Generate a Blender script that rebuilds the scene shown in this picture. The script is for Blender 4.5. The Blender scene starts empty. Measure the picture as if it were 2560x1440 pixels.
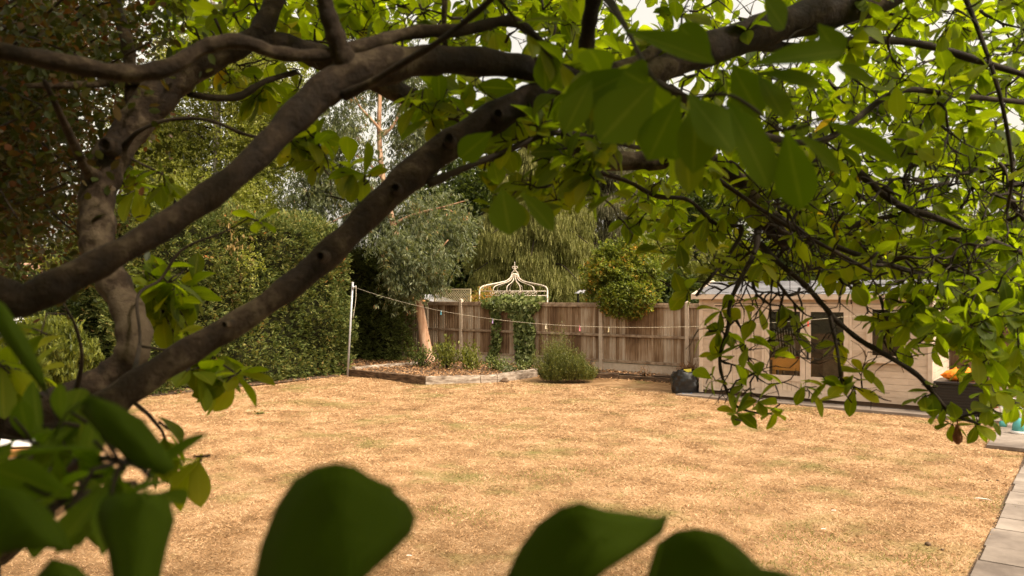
import bpy, math, random
import numpy as np
from mathutils import Vector
R = math.radians
rng = np.random.default_rng(7)
random.seed(7)
scene = bpy.context.scene
C = scene.collection

# ------------------------------------------------------------------ camera
F, CX, HY, H = 1950.0, 1280.0, 737.0, 2.1      # focal in photo pixels, centre, horizon row, eye height
cam = bpy.data.cameras.new('camera'); camo = bpy.data.objects.new('camera', cam); C.objects.link(camo)
camo.location = (0, 0, H); camo.rotation_euler = (R(90), 0, 0)
cam.sensor_width = 36; cam.lens = F / 2560 * 36; cam.shift_y = (HY - 720) / 2560
cam.clip_start = 0.05; cam.clip_end = 2000
cam.dof.use_dof = True; cam.dof.focus_distance = 18.0; cam.dof.aperture_fstop = 4.5
scene.camera = camo
# ------------------------------------------------------------------ light
SUN = Vector((0.80, -0.50, 0)).normalized(); SUN_EL = R(50)
sd = Vector((SUN.x*math.cos(SUN_EL), SUN.y*math.cos(SUN_EL), math.sin(SUN_EL)))
sl = bpy.data.lights.new('sun', 'SUN'); sl.energy = 3.3; sl.angle = R(2.5); sl.color = (1, .90, .76)
so = bpy.data.objects.new('sun', sl); C.objects.link(so); so.rotation_euler = sd.to_track_quat('Z', 'Y').to_euler()
w = bpy.data.worlds.new('World'); scene.world = w; w.use_nodes = True
nt = w.node_tree; bg = nt.nodes['Background']
sky = nt.nodes.new('ShaderNodeTexSky'); sky.sky_type = 'NISHITA'; sky.sun_disc = False
sky.sun_elevation = SUN_EL; sky.sun_rotation = math.atan2(SUN.x, SUN.y); sky.dust_density = 6; sky.air_density = 1.2; sky.ozone_density = 0.4
hs = nt.nodes.new('ShaderNodeHueSaturation'); hs.inputs['Saturation'].default_value = .22; hs.inputs['Value'].default_value = 2.8
nt.links.new(sky.outputs[0], hs.inputs['Color']); tint = nt.nodes.new('ShaderNodeMix'); tint.data_type = 'RGBA'; tint.blend_type = 'MULTIPLY'; tint.inputs[0].default_value = 1; tint.inputs[7].default_value = (1, .905, .755, 1)
nt.links.new(hs.outputs[0], tint.inputs[6]); nt.links.new(tint.outputs[2], bg.inputs[0]); bg.inputs[1].default_value = 0.15
vs = scene.view_settings; vs.view_transform = 'Standard'; vs.look = 'None'; vs.gamma = 1; vs.exposure = -0.22

# ------------------------------------------------------------------ helpers
def P(px, py, d): return np.array(((px-CX)/F*d, d, H-(py-HY)/F*d))
GU = np.array((.798, -.603, 0)); GV = np.array((.603, .798, 0)); F0 = np.array((2.343, 20.3, 0))
def G(a, b, z=0.): return F0 + a*GU + b*GV + np.array((0, 0, z))
def nrm(v):
    v = np.asarray(v, float); return v/np.maximum(np.linalg.norm(v, axis=-1, keepdims=True), 1e-9)
WL = {}
def wl(o): return WL.get(o.name, np.zeros(3)) if o is not None else np.zeros(3)
def tag(o, label=None, cat=None, group=None, kind=None):
    if label: o['label'] = label
    if cat: o['category'] = cat
    if group: o['group'] = group
    if kind: o['kind'] = kind
    return o
def thing(name, loc, label, cat, group=None):
    o = bpy.data.objects.new(name, None); C.objects.link(o); o.empty_display_size = .2
    o.location = tuple(float(x) for x in loc); WL[o.name] = np.array(loc, float)
    return tag(o, label, cat, group)
def link(name, me, mat, parent, smooth):
    me.materials.append(mat)
    if smooth: me.polygons.foreach_set('use_smooth', np.ones(len(me.polygons), bool))
    me.update()
    o = bpy.data.objects.new(name, me); C.objects.link(o)
    if parent: o.parent = parent; WL[o.name] = wl(parent)
    return o
class MB:
    def __init__(s): s.v = []; s.f = []; s.n = 0
    def add(s, verts, faces):
        k = s.n
        for p in verts: s.v.append(tuple(float(x) for x in p))
        for f in faces: s.f.append(tuple(i+k for i in f))
        s.n += len(verts); return s
    def box(s, o, ax, ay, az):                      # corner-based box: origin + three edge vectors
        o, ax, ay, az = map(np.asarray, (o, ax, ay, az))
        v = [o, o+ax, o+ax+ay, o+ay, o+az, o+ax+az, o+ax+ay+az, o+ay+az]
        return s.add(v, [(0,3,2,1),(4,5,6,7),(0,1,5,4),(1,2,6,5),(2,3,7,6),(3,0,4,7)])
    def gbox(s, a0, a1, b0, b1, z0, z1):            # box in garden axes
        return s.box(G(a0, b0, z0), GU*(a1-a0), GV*(b1-b0), np.array((0, 0, z1-z0)))
    def tube(s, pts, rad, n=8, wob=0., cap=True):
        pts = np.array(pts, float); rad = np.broadcast_to(np.array(rad, float), (len(pts),))
        t = nrm(np.gradient(pts, axis=0)); up = np.array((0.12, .2, 1.)); 
        a = np.cross(t[0], up); a = nrm(a) if np.linalg.norm(a) > .1 else nrm(np.cross(t[0], (1, 0, 0)))
        vs_ = []; 
        for i in range(len(pts)):
            a = nrm(a - t[i]*np.dot(a, t[i])); b = np.cross(t[i], a)
            for k in range(n):
                g = 2*math.pi*k/n; r = rad[i]*(1+wob*(random.random()-.5))
                vs_.append(pts[i]+a*math.cos(g)*r+b*math.sin(g)*r)
        fs = []
        for i in range(len(pts)-1):
            for k in range(n):
                fs.append((i*n+k, i*n+(k+1) % n, (i+1)*n+(k+1) % n, (i+1)*n+k))
        if cap: fs += [tuple(range(n))[::-1], tuple((len(pts)-1)*n+k for k in range(n))]
        return s.add(vs_, fs)
    def lathe(s, c, prof, n=16):
        v = []; f = []
        for r, z in prof:
            for k in range(n): v.append((c[0]+r*math.cos(2*math.pi*k/n), c[1]+r*math.sin(2*math.pi*k/n), c[2]+z))
        for i in range(len(prof)-1):
            for k in range(n): f.append((i*n+k, i*n+(k+1) % n, (i+1)*n+(k+1) % n, (i+1)*n+k))
        f += [tuple(range(n))[::-1], tuple((len(prof)-1)*n+k for k in range(n))]
        return s.add(v, f)
    def build(s, name, mat, parent=None, smooth=False, bevel=0.):
        me = bpy.data.meshes.new(name); off = wl(parent)
        me.from_pydata([tuple(np.array(p)-off) for p in s.v], [], s.f)
        o = link(name, me, mat, parent, smooth)
        if bevel:
            m = o.modifiers.new('bevel', 'BEVEL'); m.width = bevel; m.segments = 2; m.limit_method = 'ANGLE'
        return o
def smooth_path(pts, k=6):
    pts = np.array(pts, float); out = []
    ext = np.vstack([2*pts[0]-pts[1], pts, 2*pts[-1]-pts[-2]])
    for i in range(1, len(ext)-2):
        p0, p1, p2, p3 = ext[i-1:i+3]
        for j in range(k):
            t = j/k
            out.append(.5*((2*p1)+(-p0+p2)*t+(2*p0-5*p1+4*p2-p3)*t*t+(-p0+3*p1-3*p2+p3)*t**3))
    out.append(pts[-1]); return np.array(out)
# -- leaf templates: (along, across, up) in units of length / half width / length
def tpl(rows, curl=0., fold=0.):
    v = []; f = []
    for i, (t, wd) in enumerate(rows):
        z = -curl*t*t
        v += [(t, -wd, z+fold*wd), (t, 0, z), (t, wd, z+fold*wd)]
        if i:
            k = 3*(i-1); f += [(k, k+1, k+4, k+3), (k+1, k+2, k+5, k+4)]
    return np.array(v, float), f
T_DIAMOND = (np.array([(0, 0, 0), (.45, -1, .05), (1, 0, 0), (.45, 1, .05)], float), [(0, 1, 2, 3)])
T_BLADE = (np.array([(0, -1, 0), (0, 1, 0), (1, 0, 0)], float), [(0, 1, 2)])
T_OVAL = (np.array([(0, 0, 0), (.3, -.9, .03), (.7, -.9, 0), (1, 0, -.08), (.7, .9, 0), (.3, .9, .03)], float), [(0, 1, 2, 3), (0, 3, 4, 5)])
T_IVY = (np.array([(0, 0, 0), (-.05, -.8, 0), (.4, -1, .04), (.5, -.55, 0), (1, 0, -.05), (.5, .55, 0), (.4, 1, .04), (-.05, .8, 0)], float), [(0, 1, 2, 3, 4), (0, 4, 5, 6, 7)])
MAG = [(0, .05), (.12, .25), (.3, .62), (.5, .93), (.66, 1.), (.8, .85), (.92, .45), (1, .02)]
T_MAG = [tpl(MAG, .12, .06), tpl(MAG, .30, .10), tpl(MAG, .45, .02), tpl(MAG, -.08, .12)]
T_SPRAY = (np.array([(0, 0, 0), (.25, -.35, 0), (.45, -1, -.05), (.5, -.3, 0), (.75, -.7, -.05), (.8, -.15, 0), (1, 0, -.1), (.8, .15, 0), (.75, .7, -.05), (.5, .3, 0), (.45, 1, -.05), (.25, .35, 0)], float),
           [(0, 1, 2, 3), (3, 4, 5), (3, 5, 6, 7, 9, 0), (9, 7, 8), (0, 9, 10, 11)])
def leaves(name, pos, axis, length, width, mat, parent=None, up=None, template=T_DIAMOND, roll=1., seed=0, smooth=False):
    """one mesh of many small leaves; every leaf gets its own place, direction, twist and size"""
    g = np.random.default_rng(seed+11); N = len(pos); pos = np.asarray(pos, float)-wl(parent)
    axis = nrm(axis); length = np.broadcast_to(length, (N,)); width = np.broadcast_to(width, (N,))
    if up is None: up = np.tile(np.array((0, 0, 1.)), (N, 1))
    up = nrm(up + g.normal(0, roll, (N, 3))*.6)
    side = nrm(np.cross(axis, up)+1e-6); upv = np.cross(side, axis)
    tv, tf = template; k = len(tv)
    V = (pos[:, None, :] + axis[:, None, :]*(tv[None, :, 0, None]*length[:, None, None])
         + side[:, None, :]*(tv[None, :, 1, None]*width[:, None, None]*.5) + upv[:, None, :]*(tv[None, :, 2, None]*length[:, None, None]))
    me = bpy.data.meshes.new(name); me.vertices.add(N*k); me.vertices.foreach_set('co', V.reshape(-1).astype(np.float32))
    fl = np.array([i for f in tf for i in f]); ln = np.array([len(f) for f in tf])
    L = (fl[None, :]+(np.arange(N)*k)[:, None]).reshape(-1)
    me.loops.add(len(L)); me.loops.foreach_set('vertex_index', L.astype(np.int32))
    lt = np.tile(ln, N); ls = np.concatenate([[0], np.cumsum(lt)[:-1]])
    me.polygons.add(len(lt)); me.polygons.foreach_set('loop_start', ls.astype(np.int32)); me.polygons.foreach_set('loop_total', lt.astype(np.int32))
    me.update(calc_edges=True); me.validate()
    if k == 24:
        at = me.attributes.new('rib', 'FLOAT', 'POINT'); at.data.foreach_set('value', np.tile((np.abs(tv[:, 1]) < 1e-6).astype(np.float32), N))
    return link(name, me, mat, parent, smooth)

# ------------------------------------------------------------------ materials
def mat(name):
    m = bpy.data.materials.new(name); m.use_nodes = True; m.node_tree.nodes.clear(); return m, m.node_tree.nodes, m.node_tree.links
def ramp(nd, cols):
    r = nd.new('ShaderNodeValToRGB'); e = r.color_ramp.elements
    while len(e) > 1: e.remove(e[-1])
    e[0].position, e[0].color = cols[0][0], (*cols[0][1], 1)
    for p, c in cols[1:]:
        x = e.new(p); x.color = (*c, 1)
    return r
def leafmat(name, cols, trans=.35, tcol=(1.3, 1.35, .6), rough=.5, spec=.3):
    m, nd, lk = mat(name)
    geo = nd.new('ShaderNodeNewGeometry'); tc = nd.new('ShaderNodeTexCoord')
    no = nd.new('ShaderNodeTexNoise'); no.inputs['Scale'].default_value = 1.3; lk.new(tc.outputs['Object'], no.inputs['Vector'])
    ad = nd.new('ShaderNodeMath'); ad.operation = 'MULTIPLY_ADD'; ad.inputs[1].default_value = .75; lk.new(geo.outputs['Random Per Island'], ad.inputs[0])
    mu = nd.new('ShaderNodeMath'); mu.operation = 'MULTIPLY_ADD'; mu.inputs[1].default_value = .8; mu.inputs[2].default_value = -.27; lk.new(no.outputs[0], mu.inputs[0]); lk.new(mu.outputs[0], ad.inputs[2])
    r = ramp(nd, cols); lk.new(ad.outputs[0], r.inputs[0])
    at = nd.new('ShaderNodeAttribute'); at.attribute_name = 'rib'; rr = ramp(nd, [(.86, (0, 0, 0)), (.97, (.28, .28, .28))]); lk.new(at.outputs['Fac'], rr.inputs[0])
    rm = nd.new('ShaderNodeMix'); rm.data_type = 'RGBA'; lk.new(rr.outputs[0], rm.inputs[0]); lk.new(r.outputs[0], rm.inputs[6]); rm.inputs[7].default_value = (.18, .20, .035, 1)
    class _r: outputs = [rm.outputs[2]]
    r = _r
    p = nd.new('ShaderNodeBsdfPrincipled'); p.inputs['Roughness'].default_value = rough; p.inputs['Specular IOR Level'].default_value = spec
    lk.new(r.outputs[0], p.inputs['Base Color'])
    t = nd.new('ShaderNodeBsdfTranslucent'); mx = nd.new('ShaderNodeMix'); mx.data_type = 'RGBA'; mx.blend_type = 'MULTIPLY'; mx.inputs[0].default_value = 1
    lk.new(r.outputs[0], mx.inputs[6]); mx.inputs[7].default_value = (*[c*1.6 for c in tcol], 1); lk.new(mx.outputs[2], t.inputs[0])
    ms = nd.new('ShaderNodeMixShader'); ms.inputs[0].default_value = trans; lk.new(p.outputs[0], ms.inputs[1]); lk.new(t.outputs[0], ms.inputs[2])
    o = nd.new('ShaderNodeOutputMaterial'); lk.new(ms.outputs[0], o.inputs[0]); return m
def surf(name, cols, scale=5., isl=.12, *,  stretch=(1, 1, 1), rough=.8, bump=.3, detail=6, rot=0., scale2=None, dist=.01, metal=0., spec=.3, vor=None):
    """noise-driven solid material in object space; scale2 adds a coarse stain layer"""
    m, nd, lk = mat(name)
    tc = nd.new('ShaderNodeTexCoord'); mp = nd.new('ShaderNodeMapping'); mp.inputs['Scale'].default_value = stretch; mp.inputs['Rotation'].default_value = (0, 0, rot)
    lk.new(tc.outputs['Object'], mp.inputs[0])
    no = nd.new('ShaderNodeTexNoise'); no.inputs['Scale'].default_value = scale; no.inputs['Detail'].default_value = detail; no.inputs['Roughness'].default_value = .65
    lk.new(mp.outputs[0], no.inputs['Vector'])
    r = ramp(nd, cols); fac = no.outputs[0]
    if scale2:
        n2 = nd.new('ShaderNodeTexNoise'); n2.inputs['Scale'].default_value = scale2; n2.inputs['Detail'].default_value = 3; lk.new(tc.outputs['Object'], n2.inputs['Vector'])
        a = nd.new('ShaderNodeMath'); a.operation = 'ADD'; b = nd.new('ShaderNodeMath'); b.operation = 'MULTIPLY'; b.inputs[1].default_value = .5
        lk.new(no.outputs[0], a.inputs[0]); lk.new(n2.outputs[0], a.inputs[1]); lk.new(a.outputs[0], b.inputs[0]); fac = b.outputs[0]
    geo = nd.new('ShaderNodeNewGeometry'); k = nd.new('ShaderNodeMath'); k.operation = 'MULTIPLY_ADD'; k.inputs[1].default_value = isl; lk.new(geo.outputs['Random Per Island'], k.inputs[0])
    s_ = nd.new('ShaderNodeMath'); s_.operation = 'SUBTRACT'; s_.inputs[1].default_value = isl/2; lk.new(fac, s_.inputs[0]); lk.new(s_.outputs[0], k.inputs[2])
    lk.new(k.outputs[0], r.inputs[0])
    p = nd.new('ShaderNodeBsdfPrincipled'); p.inputs['Roughness'].default_value = rough; p.inputs['Metallic'].default_value = metal; p.inputs['Specular IOR Level'].default_value = spec
    lk.new(r.outputs[0], p.inputs['Base Color'])
    if bump:
        bp = nd.new('ShaderNodeBump'); bp.inputs['Strength'].default_value = bump; bp.inputs['Distance'].default_value = dist; lk.new(no.outputs[0], bp.inputs['Height']); lk.new(bp.outputs[0], p.inputs['Normal'])
    o = nd.new('ShaderNodeOutputMaterial'); lk.new(p.outputs[0], o.inputs[0]); return m
def plain(name, c, **k): return surf(name, [(.3, tuple(x*.8 for x in c)), (.7, tuple(min(1, x*1.15) for x in c))], **k)

def grassmat(name, island):
    m, nd, lk = mat(name); geo = nd.new('ShaderNodeNewGeometry')
    mp = nd.new('ShaderNodeMapping'); mp.inputs['Rotation'].default_value = (0, 0, R(37)); mp.inputs['Scale'].default_value = (1, 1, 1); lk.new(geo.outputs['Position'], mp.inputs[0])
    a = nd.new('ShaderNodeTexNoise'); a.inputs['Scale'].default_value = 1.7; a.inputs['Detail'].default_value = 8; a.inputs['Roughness'].default_value = .72; lk.new(mp.outputs[0], a.inputs['Vector'])
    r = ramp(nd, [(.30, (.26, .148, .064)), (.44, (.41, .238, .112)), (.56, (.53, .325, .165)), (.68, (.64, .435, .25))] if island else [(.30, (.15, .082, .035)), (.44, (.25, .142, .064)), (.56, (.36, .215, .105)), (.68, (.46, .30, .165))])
    if island:
        k = nd.new('ShaderNodeMath'); k.operation = 'MULTIPLY_ADD'; k.inputs[1].default_value = .42; lk.new(geo.outputs['Random Per Island'], k.inputs[0]); 
        s_ = nd.new('ShaderNodeMath'); s_.operation = 'SUBTRACT'; s_.inputs[1].default_value = .2; lk.new(a.outputs[0], s_.inputs[0]); lk.new(s_.outputs[0], k.inputs[2]); lk.new(k.outputs[0], r.inputs[0])
    else: lk.new(a.outputs[0], r.inputs[0])
    g = nd.new('ShaderNodeTexNoise'); g.inputs['Scale'].default_value = .75; g.inputs['Detail'].default_value = 5; g.inputs['Roughness'].default_value = .7; lk.new(geo.outputs['Position'], g.inputs['Vector'])
    gr = ramp(nd, [(.52, (0, 0, 0)), (.70, (.75, .75, .75))]); lk.new(g.outputs[0], gr.inputs[0])
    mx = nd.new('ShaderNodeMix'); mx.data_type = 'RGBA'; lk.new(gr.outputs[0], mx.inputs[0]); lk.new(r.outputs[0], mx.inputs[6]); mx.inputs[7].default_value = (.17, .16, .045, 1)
    p = nd.new('ShaderNodeBsdfPrincipled'); p.inputs['Roughness'].default_value = .75; p.inputs['Specular IOR Level'].default_value = .15; lk.new(mx.outputs[2], p.inputs['Base Color'])
    bp = nd.new('ShaderNodeBump'); bp.inputs['Strength'].default_value = .6; bp.inputs['Distance'].default_value = .03
    f = nd.new('ShaderNodeTexNoise'); f.inputs['Scale'].default_value = 45; f.inputs['Detail'].default_value = 4; lk.new(geo.outputs['Position'], f.inputs['Vector'])
    if not island: lk.new(f.outputs[0], bp.inputs['Height']); lk.new(bp.outputs[0], p.inputs['Normal'])
    o = nd.new('ShaderNodeOutputMaterial'); lk.new(p.outputs[0], o.inputs[0]); return m

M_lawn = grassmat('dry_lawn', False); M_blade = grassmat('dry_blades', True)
M_soil = surf('soil', [(.3, (.05, .032, .02)), (.7, (.16, .10, .06))], 9, bump=.6, rough=.95)
M_field = surf('far_ground', [(.3, (.07, .07, .03)), (.7, (.14, .12, .06))], .4, bump=0)
M_litter = leafmat('leaf_litter', [(.1, (.14, .07, .03)), (.4, (.30, .15, .06)), (.7, (.42, .23, .11)), (1, (.55, .36, .2))], .05, rough=.8)
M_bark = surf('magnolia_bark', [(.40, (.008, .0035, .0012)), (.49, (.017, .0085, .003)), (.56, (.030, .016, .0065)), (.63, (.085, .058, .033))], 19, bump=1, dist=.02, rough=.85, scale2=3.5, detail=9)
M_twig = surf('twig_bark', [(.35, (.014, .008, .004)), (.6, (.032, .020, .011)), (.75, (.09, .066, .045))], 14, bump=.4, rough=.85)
M_mag = leafmat('magnolia_leaf', [(0, (.040, .062, .004)), (.4, (.074, .103, .006)), (.75, (.112, .143, .009)), (.97, (.16, .18, .016)), (1, (.20, .13, .03))], .57, (2.25, 2.2, .3), .55, .15)
M_magshade = leafmat('magnolia_leaf_shaded', [(0, (.050, .078, .005)), (1, (.09, .13, .008))], .40, (1.5, 1.7, .3), .7, .08)  # darker, less translucent copy of the magnolia leaf; shade put into the colour
M_copper = leafmat('copper_leaf', [(0, (.014, .022, .003)), (.5, (.036, .046, .006)), (.75, (.055, .036, .008)), (.9, (.085, .030, .010)), (1, (.09, .10, .012))], .4, (1.3, 1.1, .4))
M_birch = leafmat('birch_leaf', [(0, (.085, .105, .016)), (.5, (.20, .21, .04)), (1, (.36, .34, .10))], .45)
M_gold = leafmat('catkin', [(0, (.20, .13, .045)), (.6, (.36, .24, .09)), (1, (.47, .34, .15))], .3)
M_euc = leafmat('eucalyptus_leaf', [(0, (.042, .056, .024)), (.5, (.11, .125, .058)), (.88, (.22, .225, .12)), (1, (.36, .18, .08))], .3)
M_eucbark = surf('eucalyptus_bark', [(.35, (.22, .11, .06)), (.5, (.42, .24, .14)), (.65, (.55, .37, .25))], 3, stretch=(2.5, 2.5, .35), bump=.6, dist=.02)
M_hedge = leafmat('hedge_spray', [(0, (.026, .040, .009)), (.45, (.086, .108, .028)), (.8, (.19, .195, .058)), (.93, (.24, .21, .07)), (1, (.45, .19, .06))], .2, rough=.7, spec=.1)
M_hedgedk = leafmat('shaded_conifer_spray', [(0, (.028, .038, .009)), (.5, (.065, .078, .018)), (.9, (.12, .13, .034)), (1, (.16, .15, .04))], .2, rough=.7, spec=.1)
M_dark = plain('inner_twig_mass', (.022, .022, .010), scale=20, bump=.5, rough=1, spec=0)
M_weep = leafmat('weeping_spray', [(0, (.07, .075, .018)), (.5, (.145, .145, .042)), (1, (.27, .25, .09))], .25, rough=.7, spec=.1)
M_cedar = leafmat('grey_conifer_spray', [(0, (.055, .055, .028)), (.5, (.12, .11, .06)), (1, (.22, .20, .12))], .25, rough=.7, spec=.1)
M_brd = leafmat('dark_broadleaf', [(0, (.022, .034, .008)), (.6, (.05, .066, .013)), (1, (.11, .125, .03))], .3)
M_glossy = leafmat('glossy_bush_leaf', [(0, (.05, .068, .010)), (.45, (.12, .145, .018)), (.80, (.22, .235, .04)), (.92, (.36, .20, .03)), (1, (.45, .2, .03))], .3, rough=.5, spec=.25)
M_lime = leafmat('lime_shrub', [(0, (.045, .055, .008)), (.5, (.10, .115, .015)), (1, (.21, .21, .03))], .3)
M_green = leafmat('mid_green', [(0, (.06, .07, .012)), (.5, (.135, .14, .024)), (1, (.24, .23, .05))], .35)
M_ivy = leafmat('ivy_leaf', [(0, (.030, .042, .009)), (.5, (.105, .13, .028)), (1, (.30, .31, .12))], .2, rough=.5, spec=.25)
M_rose = leafmat('rosemary', [(0, (.05, .06, .012)), (.5, (.11, .12, .025)), (1, (.21, .20, .05))], .2)
M_orange = leafmat('autumn_leaf', [(0, (.14, .16, .03)), (.5, (.30, .24, .05)), (.8, (.5, .22, .08)), (1, (.6, .34, .18))], .35)
M_fence = surf('weathered_boards', [(.36, (.13, .072, .036)), (.46, (.25, .155, .085)), (.55, (.36, .255, .165)), (.65, (.50, .40, .30))], 3.5, .22, stretch=(7, 7, .4), bump=.5, scale2=1.3, dist=.004)
M_rail = surf('fence_rail', [(.35, (.18, .115, .07)), (.65, (.42, .31, .21))], 6, bump=.4)
M_conc = surf('concrete', [(.35, (.42, .325, .235)), (.65, (.62, .50, .38))], 12, bump=.3, scale2=2)
M_sleep = surf('weathered_sleeper', [(.35, (.14, .10, .07)), (.5, (.32, .25, .19)), (.65, (.55, .47, .38))], 4, bump=.7, stretch=(1, 1, 4), dist=.01, rot=0)
M_sleepdk = surf('dark_sleeper', [(.35, (.04, .022, .012)), (.5, (.11, .065, .035)), (.7, (.24, .16, .10))], 5, stretch=(1, 1, 5), bump=.7)
M_shed = surf('shed_paint', [(.35, (.43, .325, .235)), (.55, (.55, .43, .325)), (.68, (.62, .50, .39))], 5, stretch=(1, 1, 3), bump=.25, scale2=1.2, dist=.003)
M_trim = surf('shed_trim', [(.3, (.50, .39, .29)), (.7, (.64, .51, .40))], 7, bump=.15)
M_felt = surf('roof_shingle', [(.3, (.17, .165, .17)), (.7, (.33, .32, .33))], 30, bump=.5, scale2=3)
M_inside = plain('shed_inside', (.10, .06, .035), scale=4)
M_black = plain('black_plastic', (.012, .011, .011), rough=.35, spec=.5, bump=.2)
M_iron = surf('cream_iron', [(.35, (.36, .19, .10)), (.45, (.60, .49, .38)), (.65, (.70, .62, .51))], 14, bump=.2, rough=.6)
M_steel = surf('galvanised_steel', [(.3, (.30, .30, .31)), (.7, (.50, .49, .49))], 20, metal=.35, rough=.5, bump=.05)
M_line = plain('white_cord', (.62, .54, .40), bump=0)
M_slab = surf('stone_slab', [(.36, (.13, .10, .08)), (.5, (.22, .175, .14)), (.64, (.33, .27, .22))], 3.5, bump=.3, scale2=1.1, detail=9, dist=.006)
M_teak = surf('oiled_teak', [(.3, (.36, .15, .045)), (.7, (.58, .28, .10))], 5, stretch=(1, 5, 5), bump=.1, rough=.5)
M_pine = plain('orange_pine', (.92, .46, .08), scale=4)
M_white = plain('white_cloth', (.78, .74, .70), bump=.4, scale=8)
M_trel = plain('trellis_wood', (.70, .60, .38), scale=8)
M_tile = surf('clay_tiles', [(.3, (.30, .15, .10)), (.7, (.48, .28, .20))], 8, stretch=(1, 1, 4), bump=.5)
M_render = plain('white_render', (.75, .72, .68))
M_orangep = plain('orange_fabric', (.85, .24, .015), bump=.5, scale=5)
def pl(n, c): return plain(n, c, bump=0, rough=.4)
M_teal = pl('teal_plastic', (.10, .38, .36)); M_red = pl('red_petals', (.45, .01, .03)); M_yel = pl('yellow_plastic', (.75, .60, .03)); M_blue = pl('blue_plastic', (.10, .15, .25))
def glassmat():
    m, nd, lk = mat('window_glass'); t = nd.new('ShaderNodeBsdfTransparent'); t.inputs[0].default_value = (.94, .92, .88, 1); g = nd.new('ShaderNodeBsdfGlossy'); g.inputs['Roughness'].default_value = .02
    fr = nd.new('ShaderNodeFresnel'); ms = nd.new('ShaderNodeMixShader'); lk.new(fr.outputs[0], ms.inputs[0]); lk.new(t.outputs[0], ms.inputs[1]); lk.new(g.outputs[0], ms.inputs[2])
    o = nd.new('ShaderNodeOutputMaterial'); lk.new(ms.outputs[0], o.inputs[0]); return m
M_glass = glassmat()

# ------------------------------------------------------------------ ground
def sheet(name, poly, z, m, kind='structure', sub=None):
    o = MB().add([(p[0], p[1], z) for p in poly], [tuple(range(len(poly)))]).build(name, m); tag(o, kind=kind); return o
sheet('ground', [(-400, -200), (400, -200), (400, 700), (-400, 700)], -.03, M_field)
def grid_sheet(name, a0, a1, b0, b1, n, m, zf, kind='structure'):
    na, nb = n; mb = MB(); v = []; f = []
    for i in range(na+1):
        for j in range(nb+1):
            a = a0+(a1-a0)*i/na; b = b0+(b1-b0)*j/nb; v.append(G(a, b, zf(a, b)))
    for i in range(na):
        for j in range(nb): k = i*(nb+1)+j; f.append((k, k+nb+1, k+nb+2, k+1))
    mb.add(v, f); return tag(mb.build(name, m, None, True), kind=kind)
def lz(a, b): return .012*math.sin(a*1.7+b*.9)+.01*math.sin(a*.6-b*2.1+1)+.008*math.sin(3.1*a+1.3*b)
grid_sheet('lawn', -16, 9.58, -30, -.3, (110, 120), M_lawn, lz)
# grass blades where the camera can see the lawn
N = 620000
u = rng.random(N); Y = 5.0*(21/5.0)**u; X = (rng.random(N)*1.42-.71)*Y
rel = np.stack([X, Y], 1)-F0[:2]; A = rel@GU[:2]; B = rel@GV[:2]
k = (A > -5.4) & (A < 9.585+.03*rng.random(N)) & (B < -.9) & ~((A > -5) & (A < 3) & (B > -2.2)) & ~((A > 3.3) & (B > -2.5)) & ~((A > 9.1) & (B > -5.06))
X, Y = X[k], Y[k]; A, B = A[k], B[k]; n_ = len(X)
Z = np.array([lz(a, b) for a, b in zip(A, B)])-.004
th = rng.random(n_)*2*math.pi; el = rng.random(n_)**1.5*.55+.02
ax = np.stack([np.cos(th)*np.cos(el), np.sin(th)*np.cos(el), np.sin(el)], 1)
ln = rng.uniform(.02, .06, n_)*(.7+.03*Y)
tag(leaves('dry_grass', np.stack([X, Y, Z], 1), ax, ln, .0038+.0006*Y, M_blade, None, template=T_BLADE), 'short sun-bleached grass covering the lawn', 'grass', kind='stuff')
gpos = []
for px, py, s_ in ((1230, 1205, .45), (1330, 1195, .25), (1100, 1275, .2), (1180, 1290, .25), (1820, 1235, .3), (1760, 1275, .25), (1450, 1180, .3), (2010, 1345, .3), (2040, 1395, .3), (2300, 1400, .2), (2480, 1260, .25), (1560, 1140, .35), (900, 1100, .3), (1210, 1090, .4), (1700, 1170, .2), (2330, 1190, .35), (1080, 1060, .4), (1900, 1430, .3)):
    c_ = P(px, py, H*F/(py-HY)); k_ = int(900*s_); gpos.append(np.column_stack([c_[0]+rng.normal(0, s_*.8, k_), c_[1]+rng.normal(0, s_*.6, k_), np.zeros(k_)]))
gq = np.vstack(gpos); th = rng.random(len(gq))*6.28
M_gg = leafmat('surviving_grass', [(0, (.11, .125, .022)), (.6, (.19, .19, .045)), (1, (.30, .25, .09))], .2)
tag(leaves('green_grass', gq, np.stack([np.cos(th), np.sin(th), rng.uniform(.3, 1.6, len(gq))], 1), rng.uniform(.025, .055, len(gq)), .006, M_gg, None, template=T_BLADE, seed=5), 'faint green tufts surviving in patches of the dry lawn', 'grass', kind='stuff')
# path, patio, shed base
mb = MB(); b = -24.0; i = 0
while b < -.5:
    d = random.choice([.28, .45, .6, .6, .42]); 
    for a0, a1 in ((9.6, 10.62), (10.63, 11.5), (11.51, 12.6)):
        j = random.uniform(-.015, .015); mb.gbox(a0+j*(a0 == 9.6), a1, b, b+d-.014, -.02, .022+random.uniform(0, .006))
    b += d
tag(mb.build('path', M_slab, None, False, .004), kind='structure')
sheet('path_bed', [G(9.57, -24.1), G(12.7, -24.1), G(12.7, .2), G(9.57, .2)], .004, M_soil)
mb = MB()
for i in range(9):
    mb.gbox(9.1, 9.585, -5.06+i*.55, -5.06+i*.55+.535, -.02, .03)
tag(mb.build('patio', M_slab, None, False, .004), kind='structure')
tag(MB().gbox(3.3, 9.09, -2.62, -.2, -.02, .035).build('shed_base_slab', M_slab), kind='structure')

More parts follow.
